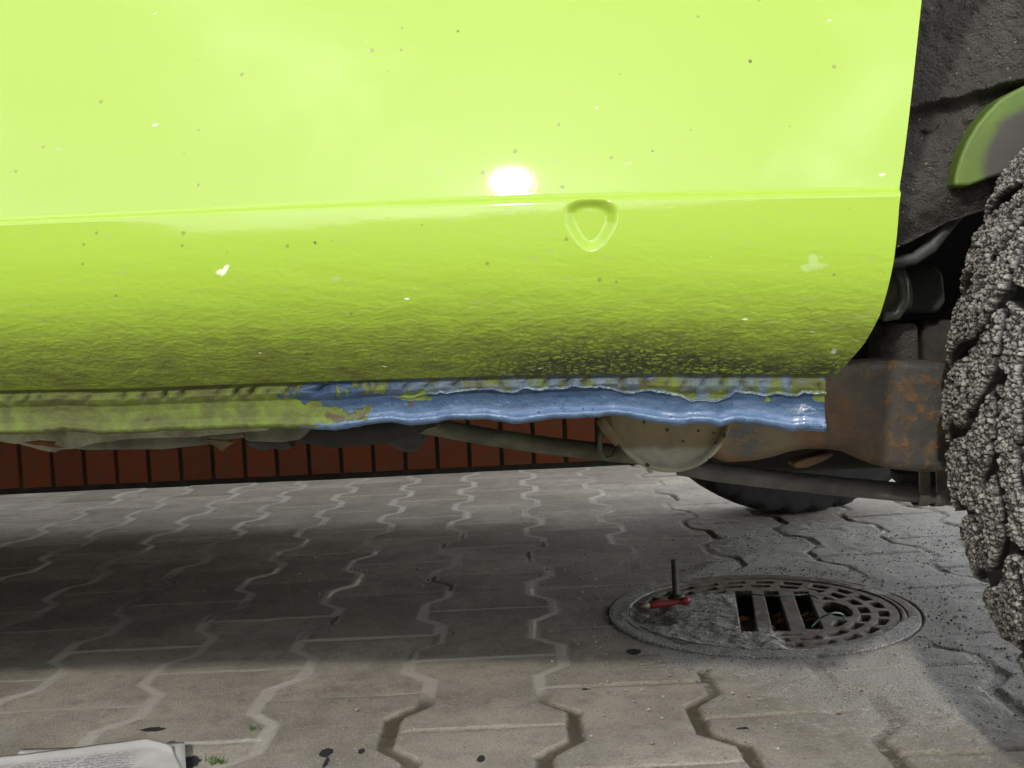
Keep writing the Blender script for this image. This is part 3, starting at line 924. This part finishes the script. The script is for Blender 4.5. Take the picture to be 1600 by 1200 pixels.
# green painted suspension turret seen through the arch
gm = NT('oversprayed_green')
zz = gm.sep()
tcx = at(1625, 262, 0.688)
dd_ = gm.math('SQRT', gm.add(gm.math('POWER', gm.math('SUBTRACT', zz[0], float(tcx[0])), 2.0), gm.math('POWER', gm.math('SUBTRACT', zz[2], float(tcx[2])), 2.0)))
fgrey = gm.mr(gm.add(dd_, gm.mr(gm.noise(30, 3), 0, 1, -.006, .006)), 0.044, 0.034)
cc = gm.mix(fgrey, gm.mix(gm.noise(60, 4), (0.145, 0.225, 0.032), (0.10, 0.155, 0.03)), (0.070, 0.062, 0.054))
gm.set(Base_Color=cc, Roughness=0.55, Normal=gm.bump(gm.noise(150, 4), 0.4, 0.001))
m = Mesh()
tp = [(1490, 291), (1493, 272), (1500, 246), (1511, 220), (1526, 195), (1544, 173), (1562, 155), (1581, 143), (1604, 132), (1640, 122), (1700, 150), (1720, 240), (1640, 262), (1580, 268), (1545, 279), (1515, 290)]
m.prism([at(a, b, 0.688) for a, b in tp], (0, 0.02, 0))
m.build('spring_turret', gm.m, car, True, 0.0025)

# dark rail and parts glimpsed between arch and tyre
m = Mesh(); m.box((0.16, 0.86, 0.235), (1.05, 0.90, 0.50)); m.build('chassis_rail', DARKMETAL, car, False, 0.006)
pxprism('rail_bracket', [(1376, 505), (1436, 505), (1438, 575), (1375, 575)], 0.80, 0.03, UNDER, bevel=0.004)
pxprism('rail_plate', [(1440, 498), (1495, 500), (1500, 580), (1445, 580)], 0.81, 0.03, simple('brown_plate', (0.05, 0.045, 0.035), 0.8, 0.4), bevel=0.004)
m = Mesh()
pa, pb = at(1375, 455, 0.79), at(1475, 455, 0.79)
m.tube([at(1340, 470, 0.80), at(1378, 458, 0.80), at(1411, 452, 0.80)], [0.018, 0.018, 0.018], 24)
m.build('shock_absorber', OLIVE, car)
pxprism('caliper_block', [(1412, 424), (1425, 416), (1462, 414), (1476, 428), (1479, 470), (1470, 488), (1425, 490), (1412, 480)], 0.79, 0.05, BLACKRUB, bevel=0.005)
m = Mesh(); m.tube([at(1404, 420, .775), at(1411, 440, .775), at(1413, 470, .775), at(1400, 492, .775), at(1380, 494, .775)], 0.0042, 10)
m.build('brake_line', ZINC, car)
# curved brake hose strip
hp = [(1370, 412), (1400, 410), (1428, 404), (1455, 385), (1480, 352), (1505, 325), (1540, 300), (1580, 284)]
hw = [9, 9, 10, 11, 11, 10, 9, 9]
m = Mesh(); m.tube([at(a, b, 0.725) for a, b in hp], [w * 0.72 / FPX for w in hw], 16)
m.build('brake_hose', simple('dusty_hose', (0.075, 0.078, 0.07), 0.6, 0.5, 40), car)

# trailing arm with rust
arm_px = [(1110, 640), (1240, 606), (1290, 584), (1312, 571), (1345, 566), (1400, 562), (1450, 563), (1500, 567), (1560, 580), (1560, 735), (1480, 739), (1440, 739),
          (1400, 735), (1368, 727), (1340, 714), (1318, 706), (1296, 703), (1262, 703), (1235, 708), (1210, 716), (1180, 722), (1140, 724), (1110, 716)]
arm = pxprism('trailing_arm', arm_px, 0.735, 0.05, RUST, bevel=0.007)
br = pxprism('arm_bracket', [(1240, 724), (1262, 716), (1300, 706), (1304, 712), (1286, 722), (1262, 731), (1244, 732)], 0.752, 0.02, RUST, arm, bevel=0.002)
# pivot cup: dished disc with rim facing the camera
cc_ = at(1049, 642, 0.712)
Rc = 98 * 0.712 / FPX
m = Mesh()
m.lathe([(0.0001, .010), (Rc * .55, .0095), (Rc * .86, .008), (Rc * .90, .004), (Rc * .935, 0.0), (Rc * .985, -.0005), (Rc, .002), (Rc, .030), (Rc * .8, .036)], cc_, 'y', 96)
m.build('pivot_cup', CUP, car)
m = Mesh()
wl_ = [(938, 655), (946, 668), (958, 682), (967, 692)]
m.tube([at(a, b, 0.70) for a, b in wl_], 0.0035, 10)
m.build('cup_flange', CUP, car)
m = Mesh(); m.tube([at(a, b, 0.73) for a, b in [(943, 664), (938, 685), (938, 704), (946, 716), (958, 715), (964, 702)]], 0.0019, 8)
m.build('wire_loop', OLIVE, car)

# pipes
m = Mesh(); m.tube([at(a, b, 0.80) for a, b in [(560, 640), (660, 664), (760, 682), (860, 697), (960, 708), (1060, 716)]], 0.0068, 18)
m.build('fuel_pipe', OLIVE, car)
m = Mesh(); m.tube([at(a, b, 0.79) for a, b in [(1060, 728), (1120, 738), (1200, 748), (1300, 759), (1400, 768), (1480, 775), (1600, 783)]], 0.0072, 20)
rod = m.build('torsion_rod', GREYTUBE, car)
cl = empty('rod_clamp', (0, 0, 0), car)
for a in (1437, 1463):
    m = Mesh()
    cpt = at(a, 771, 0.788)
    t_ = np.linspace(-2.3, 2.3, 20)
    o_, i_ = 0.0098, 0.0074
    P_ = [(0, -o_ * math.cos(t), -o_ * math.sin(t) * 0.0 + o_ * -1 * math.cos(t) * 0) for t in t_]
    ring = []
    for t in np.linspace(math.radians(100), math.radians(440), 26):
        ring.append(cpt + np.array([0.0006 * math.cos(t), o_ * math.cos(t) * -1, o_ * math.sin(t)]))
    hw_ = 0.0042
    V = []
    for p in ring:
        V += [p + (-hw_, 0, 0), p + (hw_, 0, 0)]
    top = at(a, 738, 0.788)
    n_ = len(ring)
    m.add(V, [(2 * i, 2 * i + 1, 2 * i + 3, 2 * i + 2) for i in range(n_ - 1)])
    m.box((cpt[0] - hw_, 0.7770, cpt[2] + 0.002), (cpt[0] + hw_, 0.7792, top[2] + 0.008))
    m.build('clamp_strap', ZINC, cl, True, 0.0006)
pxprism('clamp_rubber', [(1404, 738), (1476, 742), (1478, 762), (1450, 772), (1425, 768), (1409, 754)], 0.790, 0.022, BLACKRUB, cl, bevel=0.002)

# torn inner sill hanging at the left and dark brackets behind
m = Mesh()
tx = np.linspace(-60, 420, 160)
ts = np.linspace(0, 1, 14)
TX, TS = np.meshgrid(tx, ts)
low_l = pl([(-60, 684), (0, 690), (30, 694), (60, 702), (80, 706), (86, 707), (95, 703), (120, 700), (150, 692), (210, 685), (300, 683), (340, 679), (420, 672)])(TX)
PYt = 664 + (low_l + 1.5 * (fbm(TX / 9, 0 * TX, 2, 70) - 0.5) - 664) * TS
pts = np.array([[at(a, b, 0.672 + 0.004 * math.sin(a / 37.0) + 0.006 * s_) for a, b, s_ in zip(ra, rb, rs)] for ra, rb, rs in zip(TX, PYt, TS)])
hole = (np.abs(TX - 75) < 38) & (np.abs(PYt - 695 - (TX - 75) * -0.03) < 1.6)
m.grid(pts[..., 0], pts[..., 1], pts[..., 2], flip=True)
keep = []
tor = m.build('torn_sill_skirt', None or simple('faded_green_metal', (0.27, 0.29, 0.17), 0.7, 0.6, 50, col2=(0.13, 0.115, 0.08)), car)
so = tor.modifiers.new('thickness', 'SOLIDIFY'); so.thickness = 0.0012
pxprism('jagged_rust_flake', [(38, 691), (60, 688), (88, 690), (84, 695), (100, 700), (80, 699), (66, 696), (52, 695)], 0.668, 0.001, simple('orange_rust', (0.13, 0.052, 0.016), 0.85, 0.5, 200), bevel=0)
pxprism('floor_rib', [(60, 660), (480, 650), (480, 668), (400, 682), (330, 690), (320, 696), (250, 703), (130, 704), (80, 698)], 0.71, 0.03, OLIVE, bevel=0.004)
pxprism('floor_rib', [(370, 650), (490, 650), (478, 676), (465, 688), (440, 692), (380, 691)], 0.69, 0.02, OLIVE, bevel=0.004)
pxprism('rubber_bung', [(380, 690), (450, 690), (456, 700), (440, 704), (425, 700), (410, 705), (395, 700)], 0.73, 0.02, BLACKRUB, bevel=0.001)
pxprism('rust_tab', [(322, 686), (352, 688), (365, 692), (352, 699), (345, 706), (337, 698), (326, 694)], 0.70, 0.004, RUST, bevel=0.001)
m = Mesh(); m.tube([at(a, b, 0.80) for a, b in [(470, 668), (520, 676), (600, 670), (680, 650)]], [0.011, 0.012, 0.011, 0.010], 18)
m.build('exhaust_pipe', DARKMETAL, car)
pxprism('exhaust_bracket', [(560, 660), (662, 660), (664, 690), (656, 700), (650, 708), (630, 707), (610, 698), (596, 690), (570, 685)], 0.84, 0.03, BLACKRUB, bevel=0.004)

# wheels
def worley(x, y, cell, seed):              # 1 on the crumbs, 0 in the crevices between them
    gx_, gy_ = x / cell, y / cell
    ix, iy = np.floor(gx_).astype(int), np.floor(gy_).astype(int)
    f1 = np.full(x.shape, 9.0); f2 = np.full(x.shape, 9.0); hv = np.zeros(x.shape)
    for a in (-1, 0, 1):
        for b in (-1, 0, 1):
            cx, cy = ix + a, iy + b
            ra = _TAB[(cx * 7 + seed) & 255, (cy * 13 + seed * 3) & 255]; rb = _TAB[(cx * 11 + seed * 5) & 255, (cy * 5 + seed) & 255]
            d = np.hypot(cx + ra - gx_, cy + rb - gy_)
            hv = np.where(d < f1, _TAB[(cx * 3 + 17) & 255, (cy * 19 + seed) & 255], hv)
            f2 = np.minimum(np.maximum(d, f1), f2); f1 = np.minimum(d, f1)
    return sm(0.0, 0.34, f2 - f1) * (0.35 + 0.65 * hv)


def tyre_mesh(c, fine, R=0.325, Wd=0.146, inner_first=1):
    # cross-section parameter w: 0 outer bead -> 1 inner bead
    if not fine: R = 0.292
    if fine:
        tf = np.concatenate([np.linspace(math.radians(-95), math.radians(112), 160)[:-1], np.linspace(math.radians(112), math.radians(252), 1400), np.linspace(math.radians(252), math.radians(265), 20)[1:-1]])
        w = np.concatenate([np.linspace(0, .2, 14)[:-1], np.linspace(.2, .8, 250), np.linspace(.8, 1, 14)[1:]])
    else:
        tf = np.linspace(0, 2 * math.pi, 220, endpoint=False); w = np.linspace(0, 1, 50)
    prof = np.array([(0, .172, -.42), (.07, .20, -.49), (.14, .235, -.505), (.2, .272, -.475), (.235, .284, -.455), (.28, .2885, -.40), (.5, .292, 0),
                     (.72, .2885, .40), (.765, .284, .455), (.8, .272, .475), (.86, .235, .505), (.93, .20, .49), (1, .172, .42)])
    rr = np.interp(w, prof[:, 0], prof[:, 1]) * R / .292; oo = np.interp(w, prof[:, 0], prof[:, 2]) * Wd
    RRg, TF = np.meshgrid(rr, tf); OO = np.meshgrid(oo, tf)[0]; WG = np.meshgrid(w, tf)[0]
    arc = TF * R
    # lateral coordinate u: 0 inner edge .. 1 outer edge
    u_ = 0.5 - OO / Wd
    u_ = 0.5 + OO / Wd if inner_first < 0 else u_
    zig = arc * 0
    tread = sm(.19, .235, WG) * sm(.81, .765, WG)
    pitch = 0.050
    lat = (arc + (u_ - 0.5) * 0.105 + 0.007 * np.sin(u_ * 11)) / pitch
    lat2 = (arc - (u_ - 0.5) * 0.055 + 0.02) / pitch
    dl = np.abs(lat - np.round(lat)) * pitch
    dl2 = np.abs(lat2 - np.round(lat2)) * pitch
    jag = 0.0035 * (fbm(arc * 120, u_ * 18, 3, 80) - 0.5) * 2
    ph = np.where((np.floor(arc / (pitch / 2)) % 2) == 0, 1, -1) * 0.012
    groove = np.zeros(arc.shape)
    for u0, hwid in ((0.36, .0026), (0.62, .0034), (0.82, .0034)):
        groove = np.maximum(groove, sm(hwid + .0016, hwid - .0006, np.abs((u_ - u0 - ph) * Wd) + jag * .6))
    side = u_ < .60
    gwid = .0046 + .0036 * sm(.36, .04, u_) + .0016 * fbm(arc * 30, u_ * 5, 2, 84)
    groove = np.maximum(groove, sm(gwid + .0008, gwid - .0008, np.where(side, dl, dl2) + jag * .4)
                        * sm(.30, .42, np.maximum(fbm(arc * 26, u_ * 6, 2, 85), u_ < .2)))
    groove = groove * tread
    crumb = worley(arc, u_ * Wd, 0.0030, 5) if fine else 0.5 + 0 * arc
    crumb2 = worley(arc, u_ * Wd, 0.0062, 9) if fine else 0.5 + 0 * arc
    ck = np.clip(0.62 * crumb + 0.38 * crumb2, 0, 1)
    rough = (ck - 0.5) * 0.0030 * (1.0 if fine else 0) + (fbm(arc * 320, u_ * 46, 3, 81) - 0.5) * 0.0026 + (fbm(arc * 60, u_ * 9, 3, 83) - 0.5) * 0.0012
    RRg = RRg - 0.0080 * groove + rough * tread * (1 - groove) * (1.0 if fine else 0.5)
    RRg = np.where(RRg * -np.sin(TF) > c[2], np.maximum(c[2] / np.maximum(-np.sin(TF), .2), .17), RRg) if True else RRg
    m = Mesh()
    xg = c[0] + RRg * np.cos(TF); yg = c[1] + OO; zg = c[2] + RRg * np.sin(TF)
    m.grid(xg.T, yg.T, zg.T, flip=False, wrap=True, tread=((1 - groove * 0.97) * (0.25 + 0.75 * tread)).T, crumb=ck.T)
    return m


def wheel(c, fine, inner):
    wpart = empty('wheel', np.array(c) - np.array([0, YC, 0]), car)
    tm = tyre_mesh(c, fine, inner_first=inner)
    tm.build('tyre', TYRE if fine else DARKTYRE, wpart)
    m = Mesh(); s = -inner           # outer face direction
    pr = [(.176, .055), (.182, .062), (.172, .060), (.160, .040), (.150, .022), (.10, .030), (.05, .034), (.048, .046), (.0005, .048)]
    kf = 1.113 if fine else 1.0
    m.lathe([(a * kf, b * (-1 if inner > 0 else 1)) for a, b in pr], np.array(c), 'y', 64)
    m.lathe([(.176 * kf, -.055 * (-1 if inner > 0 else 1)), (.160, -.04 * (-1 if inner > 0 else 1)), (.150, 0.02 * (-1 if inner > 0 else 1)), (.0005, .018 * (-1 if inner > 0 else 1))], np.array(c), 'y', 64)
    m.build('rim', RIMM, wpart)
    return wpart


CT = (AX, 0.632, 0.290)
wheel(CT, True, 1)
wheel((FX, 0.705, 0.290), False, 1)
wheel((0.515, 1.975, 0.290), False, -1)
wheel((FX, 2.10, 0.290), False, -1)

# ------------------------------------------------------------------ drain cover let into the paving
mh = empty('drain_cover', (MHC[0], MHC[1], 0))
tag(mh, 'round cast iron drain cover with slotted grate, half filled with sand', 'drain cover')
fr_prof = np.array([(0.162, -.05), (0.1638, -0.004), (0.1650, -.0005), (0.1672, .0004), (0.1698, .0003), (0.1706, -.0014), (0.1722, -.0015), (0.1730, .0000), (0.179, .0002), (0.184, .0002), (0.1866, -.0012), (0.1885, -.006), (0.1885, -.15)])
tk = np.linspace(0, 1, 60)
cum = np.concatenate([[0], np.cumsum(np.minimum(np.hypot(*np.diff(fr_prof, axis=0).T), .006))]); cum /= cum[-1]
FRr = np.interp(tk, cum, fr_prof[:, 0]); FRz = np.interp(tk, cum, fr_prof[:, 1])
FA, FRR = np.meshgrid(np.linspace(0, 2 * math.pi, 500), FRr); FZZ = np.meshgrid(FA[0], FRz)[1]
fx_, fy_ = FRR * np.cos(FA), FRR * np.sin(FA)
fsand = np.clip(2.1 * (fbm(fx_ * 14 + 3, fy_ * 14 + 3, 4, 111) - 0.32) + 0.35 * sm(.05, -.12, fy_) + .2 * sm(.05, -.15, fx_), 0, 1)
FZZ = FZZ + np.where(FZZ > -.01, 0.0011 * (fbm(fx_ * 130, fy_ * 130, 3, 112) - .5) + .0016 * (fbm(fx_ * 40, fy_ * 40, 3, 113) - .5), 0)
FZZ = np.where((fsand > .4) & (FZZ > -.004), np.maximum(FZZ, -.0006 + .0022 * fbm(fx_ * 90, fy_ * 90, 3, 114) * fsand), FZZ)
m = Mesh(); m.grid(fx_ + MHC[0], fy_ + MHC[1], FZZ, sand=fsand)
m.build('frame', IRON, mh)
# lid as a fine disc with raised studs; slots are cut away
n_ = 300
lx, ly = np.meshgrid(np.linspace(-.1635, .1635, n_), np.linspace(-.1635, .1635, n_))
rm = np.hypot(lx, ly); ph = np.arctan2(ly, lx)


def pix_to_lid(px, py):
    p = gp(px, py); return p[0] - MHC[0], p[1] - MHC[1]


studs = np.zeros(lx.shape)
for r0, cnt, off in ((0.145, 24, 0), (0.1235, 21, .5), (0.102, 17, 0), (0.0805, 13, .5), (0.059, 9, 0)):
    a = (ph / (2 * math.pi) * cnt + off)
    da = np.abs(a - np.round(a)) * 2 * math.pi / cnt * r0
    studs = np.maximum(studs, sm(.0135, .0100, da + .002 * (fbm(lx * 80, ly * 80, 2, 91) - .5) * 2) * sm(.0066, .0040, np.abs(rm - r0)))
holes = np.zeros(lx.shape, bool)
slots = []
for (xa, xb, xc_, xd, yt_, yb_) in [(1147, 1174, 1185, 1157, 922, 988), (1192, 1215, 1236, 1207, 922, 985), (1238, 1263, 1287, 1258, 923, 982)]:
    slots.append([pix_to_lid(xa, yt_), pix_to_lid(xb, yt_), pix_to_lid(xc_, yb_), pix_to_lid(xd, yb_)])
frame_zone = np.zeros(lx.shape)
for s_ in slots:
    sd = sdf_poly(lx, ly, np.array(s_))
    holes |= sd < -0.0008
    frame_zone = np.maximum(frame_zone, sm(.016, .010, sd))
hx, hy = pix_to_lid(1307, 951)
dh = np.hypot((lx - hx) / 0.016, (ly - hy) / 0.034) - 1
holes |= dh < 0
frame_zone = np.maximum(frame_zone, sm(.7, .35, dh))
hx2, hy2 = pix_to_lid(1120, 934)
frame_zone = np.maximum(frame_zone, sm(1.9, 1.4, np.hypot((lx - hx2) / .010, (ly - hy2) / .016)))
sandl = sm(0.02, -0.05, lx - 0.35 * np.minimum(ly, 0) * 0) * sm(.05, -.02, ly - 0.06 - 0.3 * (lx + .1)) + 0.35 * sm(-.05, -.13, ly)
sandl = np.clip(sandl + 0.5 * (fbm(lx * 30 + 9, ly * 30 + 9, 4, 90) - 0.5), 0, 1)
cellm = studs * (1 - frame_zone) * sm(.158, .153, rm)
zlid = -0.0010 - 0.0060 * cellm * sm(.25, .5, fbm(lx * 18 + 4, ly * 18 + 4, 3, 94) + .12)
zlid = np.where(sandl > .3, np.maximum(zlid, -0.0065 + 0.0075 * sm(.3, .75, sandl) + 0.0045 * (fbm(lx * 70, ly * 70, 4, 92) - .5)), zlid)
zlid += 0.0008 * (fbm(lx * 90, ly * 90, 3, 93) - 0.5)
dhole = sm(-.10, -.158, lx + 0.25 * ly) * sm(-.03, .0, ly + .03)      # sunken gap at the left rim
zlid -= 0.010 * dhole * sm(.3, .6, fbm(lx * 25, ly * 25, 3, 95))
ok = rm < 0.1632
idx = np.full(lx.shape, -1); V = []; SA = []
use = ok
ii, jj = np.nonzero(use)
idx[ii, jj] = np.arange(len(ii))
V = np.stack([lx[ii, jj] + MHC[0], ly[ii, jj] + MHC[1], zlid[ii, jj]], -1)
fa = []
good = use[:-1, :-1] & use[1:, :-1] & use[:-1, 1:] & use[1:, 1:] & ~(holes[:-1, :-1] | holes[1:, 1:] | holes[1:, :-1] | holes[:-1, 1:])
for a, b in zip(*np.nonzero(good)):
    fa.append((idx[a, b], idx[a, b + 1], idx[a + 1, b + 1], idx[a + 1, b]))
m = Mesh(); m.add(V, fa, sand=sandl[ii, jj], rec=cellm[ii, jj])
lid = m.build('slotted_lid', IRON, mh)
so = lid.modifiers.new('thickness', 'SOLIDIFY'); so.thickness = 0.010; so.offset = -1
# dirt bed in the pit
bx, by = np.meshgrid(np.linspace(-.16, .16, 60), np.linspace(-.16, .16, 60))
bz = -0.017 - 0.11 * sm(.02, .09, by + 0.03 * (fbm(bx * 20, by * 20, 2, 98) - .5)) + 0.012 * (fbm(bx * 30, by * 30, 4, 97) - .5)
m = Mesh(); m.grid(bx + MHC[0], by + MHC[1], np.minimum(bz, -0.0125))
m.build('silt_bed', PIT, mh)

random.seed(4)
m = Mesh()
for i in range(150):
    x_ = random.uniform(-.13, .06) * 1.0 + 0.02; y_ = random.uniform(-.10, .055)
    zz_ = -0.017 - 0.11 * float(sm(.02, .09, y_)) + random.uniform(.002, .006)
    s_ = random.uniform(.004, .010); a = random.uniform(0, 6.3); b = random.uniform(-.7, .7)
    d1_ = np.array([math.cos(a), math.sin(a), b * .5]) * s_; d2_ = np.array([-math.sin(a), math.cos(a), b]) * s_ * .6
    p = np.array([MHC[0] + x_, MHC[1] + y_, zz_])
    m.add([p - d1_, p - d2_ * .8 + d1_ * .1, p + d1_, p + d2_ + (0, 0, .002)], [(0, 1, 2, 3)])
lv = m.build('dead_leaves', LEAF, None, False)
tag(lv, 'orange brown leaf litter lying in the drain under the grate', 'leaves', kind='stuff')


def curve(pts, k=24):
    pts = np.asarray(pts, float); out = []
    P_ = np.vstack([2 * pts[0] - pts[1], pts, 2 * pts[-1] - pts[-2]])
    for i in range(1, len(P_) - 2):
        for t in np.linspace(0, 1, k, endpoint=False):
            a, b, c, d = P_[i - 1:i + 3]
            out.append(.5 * (2 * b + (c - a) * t + (2 * a - 5 * b + 4 * c - d) * t * t + (3 * b - a - 3 * c + d) * t ** 3))
    out.append(pts[-1])
    return np.array(out)


m = Mesh(); m.tube(curve([gp(1268, 979, .004), gp(1282, 966, .012), gp(1300, 958, .018), gp(1316, 960, .012), gp(1320, 968, .004)]), 0.0011, 8)
w1 = m.build('wire', WIREM); tag(w1, 'thin green wire curling over the right end of the drain grate', 'wire')
m = Mesh(); m.tube(curve([gp(1160, 926, .003), gp(1190, 930, .006), gp(1225, 931, .006), gp(1262, 929, .004), gp(1278, 935, .002)]), 0.0009, 8)
w2 = m.build('wire', WIREM); tag(w2, 'thin green wire lying straight along the far edge of the grate slots', 'wire')

# red handled tool and upright rod on the cover
z_t = 0.0075
sd = empty('screwdriver', gp(1040, 943, z_t))
tag(sd, 'small screwdriver with red handle lying on the sandy drain cover', 'tool')
a, b = gp(1013, 946, z_t), gp(1078, 938, z_t)
ax = (b - a)
m = Mesh()
m.tube([a + ax * t for t in (0, .03, .08, .3, .5, .66, .74, .80, .90, .97, 1.0)], [.0034, .0046, .0050, .0048, .0041, .0033, .0032, .0046, .0056, .0046, .0026], 16)
m.build('handle', REDPL, sd)
m = Mesh(); m.tube([gp(1000, 948, z_t), gp(1006, 947, z_t), a + ax * .03], [.0036, .0042, .0042], 12); m.build('shaft', STEEL, sd)
rod_b = gp(1056, 936, 0.004)
rd = empty('metal_rod', rod_b)
tag(rd, 'short dark steel rod standing upright behind the red handled tool', 'rod')
hgt = at(1053, 874, rod_b[1])
m = Mesh(); m.tube([rod_b, rod_b * .5 + hgt * .5, hgt], [.0042, .0042, .0040], 16); m.build('shaft', RODM, rd, True, 0.0006)
m = Mesh(); m.lathe([(.0005, .006), (.0085, .006), (.0105, .002), (.0115, -.002)], rod_b + np.array([.001, 0, 0.001]), 'z', 24); m.build('foot', RODM, rd)

# ------------------------------------------------------------------ newspaper in the front corner
pa_, pb_, pc_, pd_ = gp(-260, 1225), gp(0, 1194), gp(228, 1165), gp(288, 1166)
u_ax = np.linspace(0, 1, 90); v_ax = np.linspace(0, 1, 60)
UU, VV = np.meshgrid(u_ax, v_ax)
topx = np.interp(UU, [0, .55, .9], [pa_[0], pb_[0], pc_[0]]) + np.where(UU > .9, (UU - .9) / .1 * (pc_[0] - pb_[0]) * .25, 0)
topy = np.interp(UU, [0, .55, .9, 1], [pa_[1], pb_[1], pc_[1], pc_[1] - .02]) + 0.003 * (fbm(UU * 22, 0 * UU, 3, 100) - .5)
xx_ = topx + 0.12 * VV; yy_ = topy - 0.24 * VV
zz_ = 0.003 + 0.004 * (fbm(xx_ * 16, yy_ * 16, 3, 101)) * (0.4 + VV) + 0.002 * sm(.08, 0, VV) + 0.0015 * fbm(xx_ * 60, yy_ * 60, 2, 103)
news = empty('newspaper', (pb_[0], pb_[1] - .1, 0))
tag(news, 'crumpled sheet of printed newspaper on the paving in the near left corner', 'newspaper')
m = Mesh(); m.grid(xx_, yy_, zz_, flip=True, print=sm(.05, .1, VV) * (1 - sm(.82, .9, UU)) * (UU > .2))
o = m.build('top_sheet', PAPER, news); s_ = o.modifiers.new('thickness', 'SOLIDIFY'); s_.thickness = 0.0003
e0, e1 = gp(228, 1167), gp(287, 1166)
ux, vx = np.meshgrid(np.linspace(-.15, 0, 20), np.linspace(0, .22, 30))
dirx = np.array([1.0, -0.02, 0]); diry = np.array([0.06, 1.0, 0])
lx_ = e1[0] + ux + 0.33 * vx; ly_ = e1[1] + 0.003 - vx
m = Mesh(); m.grid(lx_, ly_, 0.0022 + 0.002 * fbm(lx_ * 20, ly_ * 20, 2, 104), flip=True, print=0 * lx_)
o = m.build('under_sheet', PAPER, news); s_ = o.modifiers.new('thickness', 'SOLIDIFY'); s_.thickness = 0.0003

# ------------------------------------------------------------------ grit and moss
rs = np.random.RandomState(11)
m = Mesh()
cnt = 0
base = np.array([(1, 0, 0), (-1, 0, 0), (0, 1, 0), (0, -1, 0), (0, 0, 1), (0, 0, -1)], float)
of = [(0, 2, 4), (2, 1, 4), (1, 3, 4), (3, 0, 4), (2, 0, 5), (1, 2, 5), (3, 1, 5), (0, 3, 5)]
while cnt < 4200:
    x_, y_ = rs.uniform(-.5, .72), rs.uniform(.84, 1.75)
    rmh = math.hypot(x_ - MHC[0], y_ - MHC[1])
    dens = 0.02 + (0.95 * math.exp(-max(rmh - .19, 0) / .09) if x_ > .02 else 0) + (0.5 if x_ > .33 else 0)
    if rs.rand() > dens or rmh < .19: continue
    s_ = 0.0006 + 0.0019 * rs.rand() ** 3
    R_ = base * (s_ * (0.7 + 0.6 * rs.rand(6, 1)))
    a = rs.rand() * 6.28
    ca, sa = math.cos(a), math.sin(a)
    R_ = R_ @ np.array([[ca, sa, 0], [-sa, ca, 0], [0, 0, .7]])
    m.add(R_ + (x_, y_, s_ * .45), of); cnt += 1
gr_ = m.build('grit', GRIT, None, False)
tag(gr_, 'loose grit and sand grains scattered around the drain cover', 'grit', kind='stuff')
m = Mesh()
for cx, cy, k in [(338, 1187, 22), (398, 1136, 6)]:
    p0 = gp(cx, cy)
    for i in range(k):
        p = p0 + np.array([rs.normal() * .0035, rs.normal() * .0035, -.003]); hgt_ = rs.uniform(.003, .008)
        w_ = .0008; t_ = np.array([rs.normal() * .003, rs.normal() * .003, hgt_])
        m.add([p + (-w_, 0, 0), p + (w_, 0, 0), p + t_], [(0, 1, 2)])
mo = m.build('moss', MOSS, None, False)
tag(mo, 'tiny tufts of green moss growing in the paving joint', 'moss', kind='stuff')
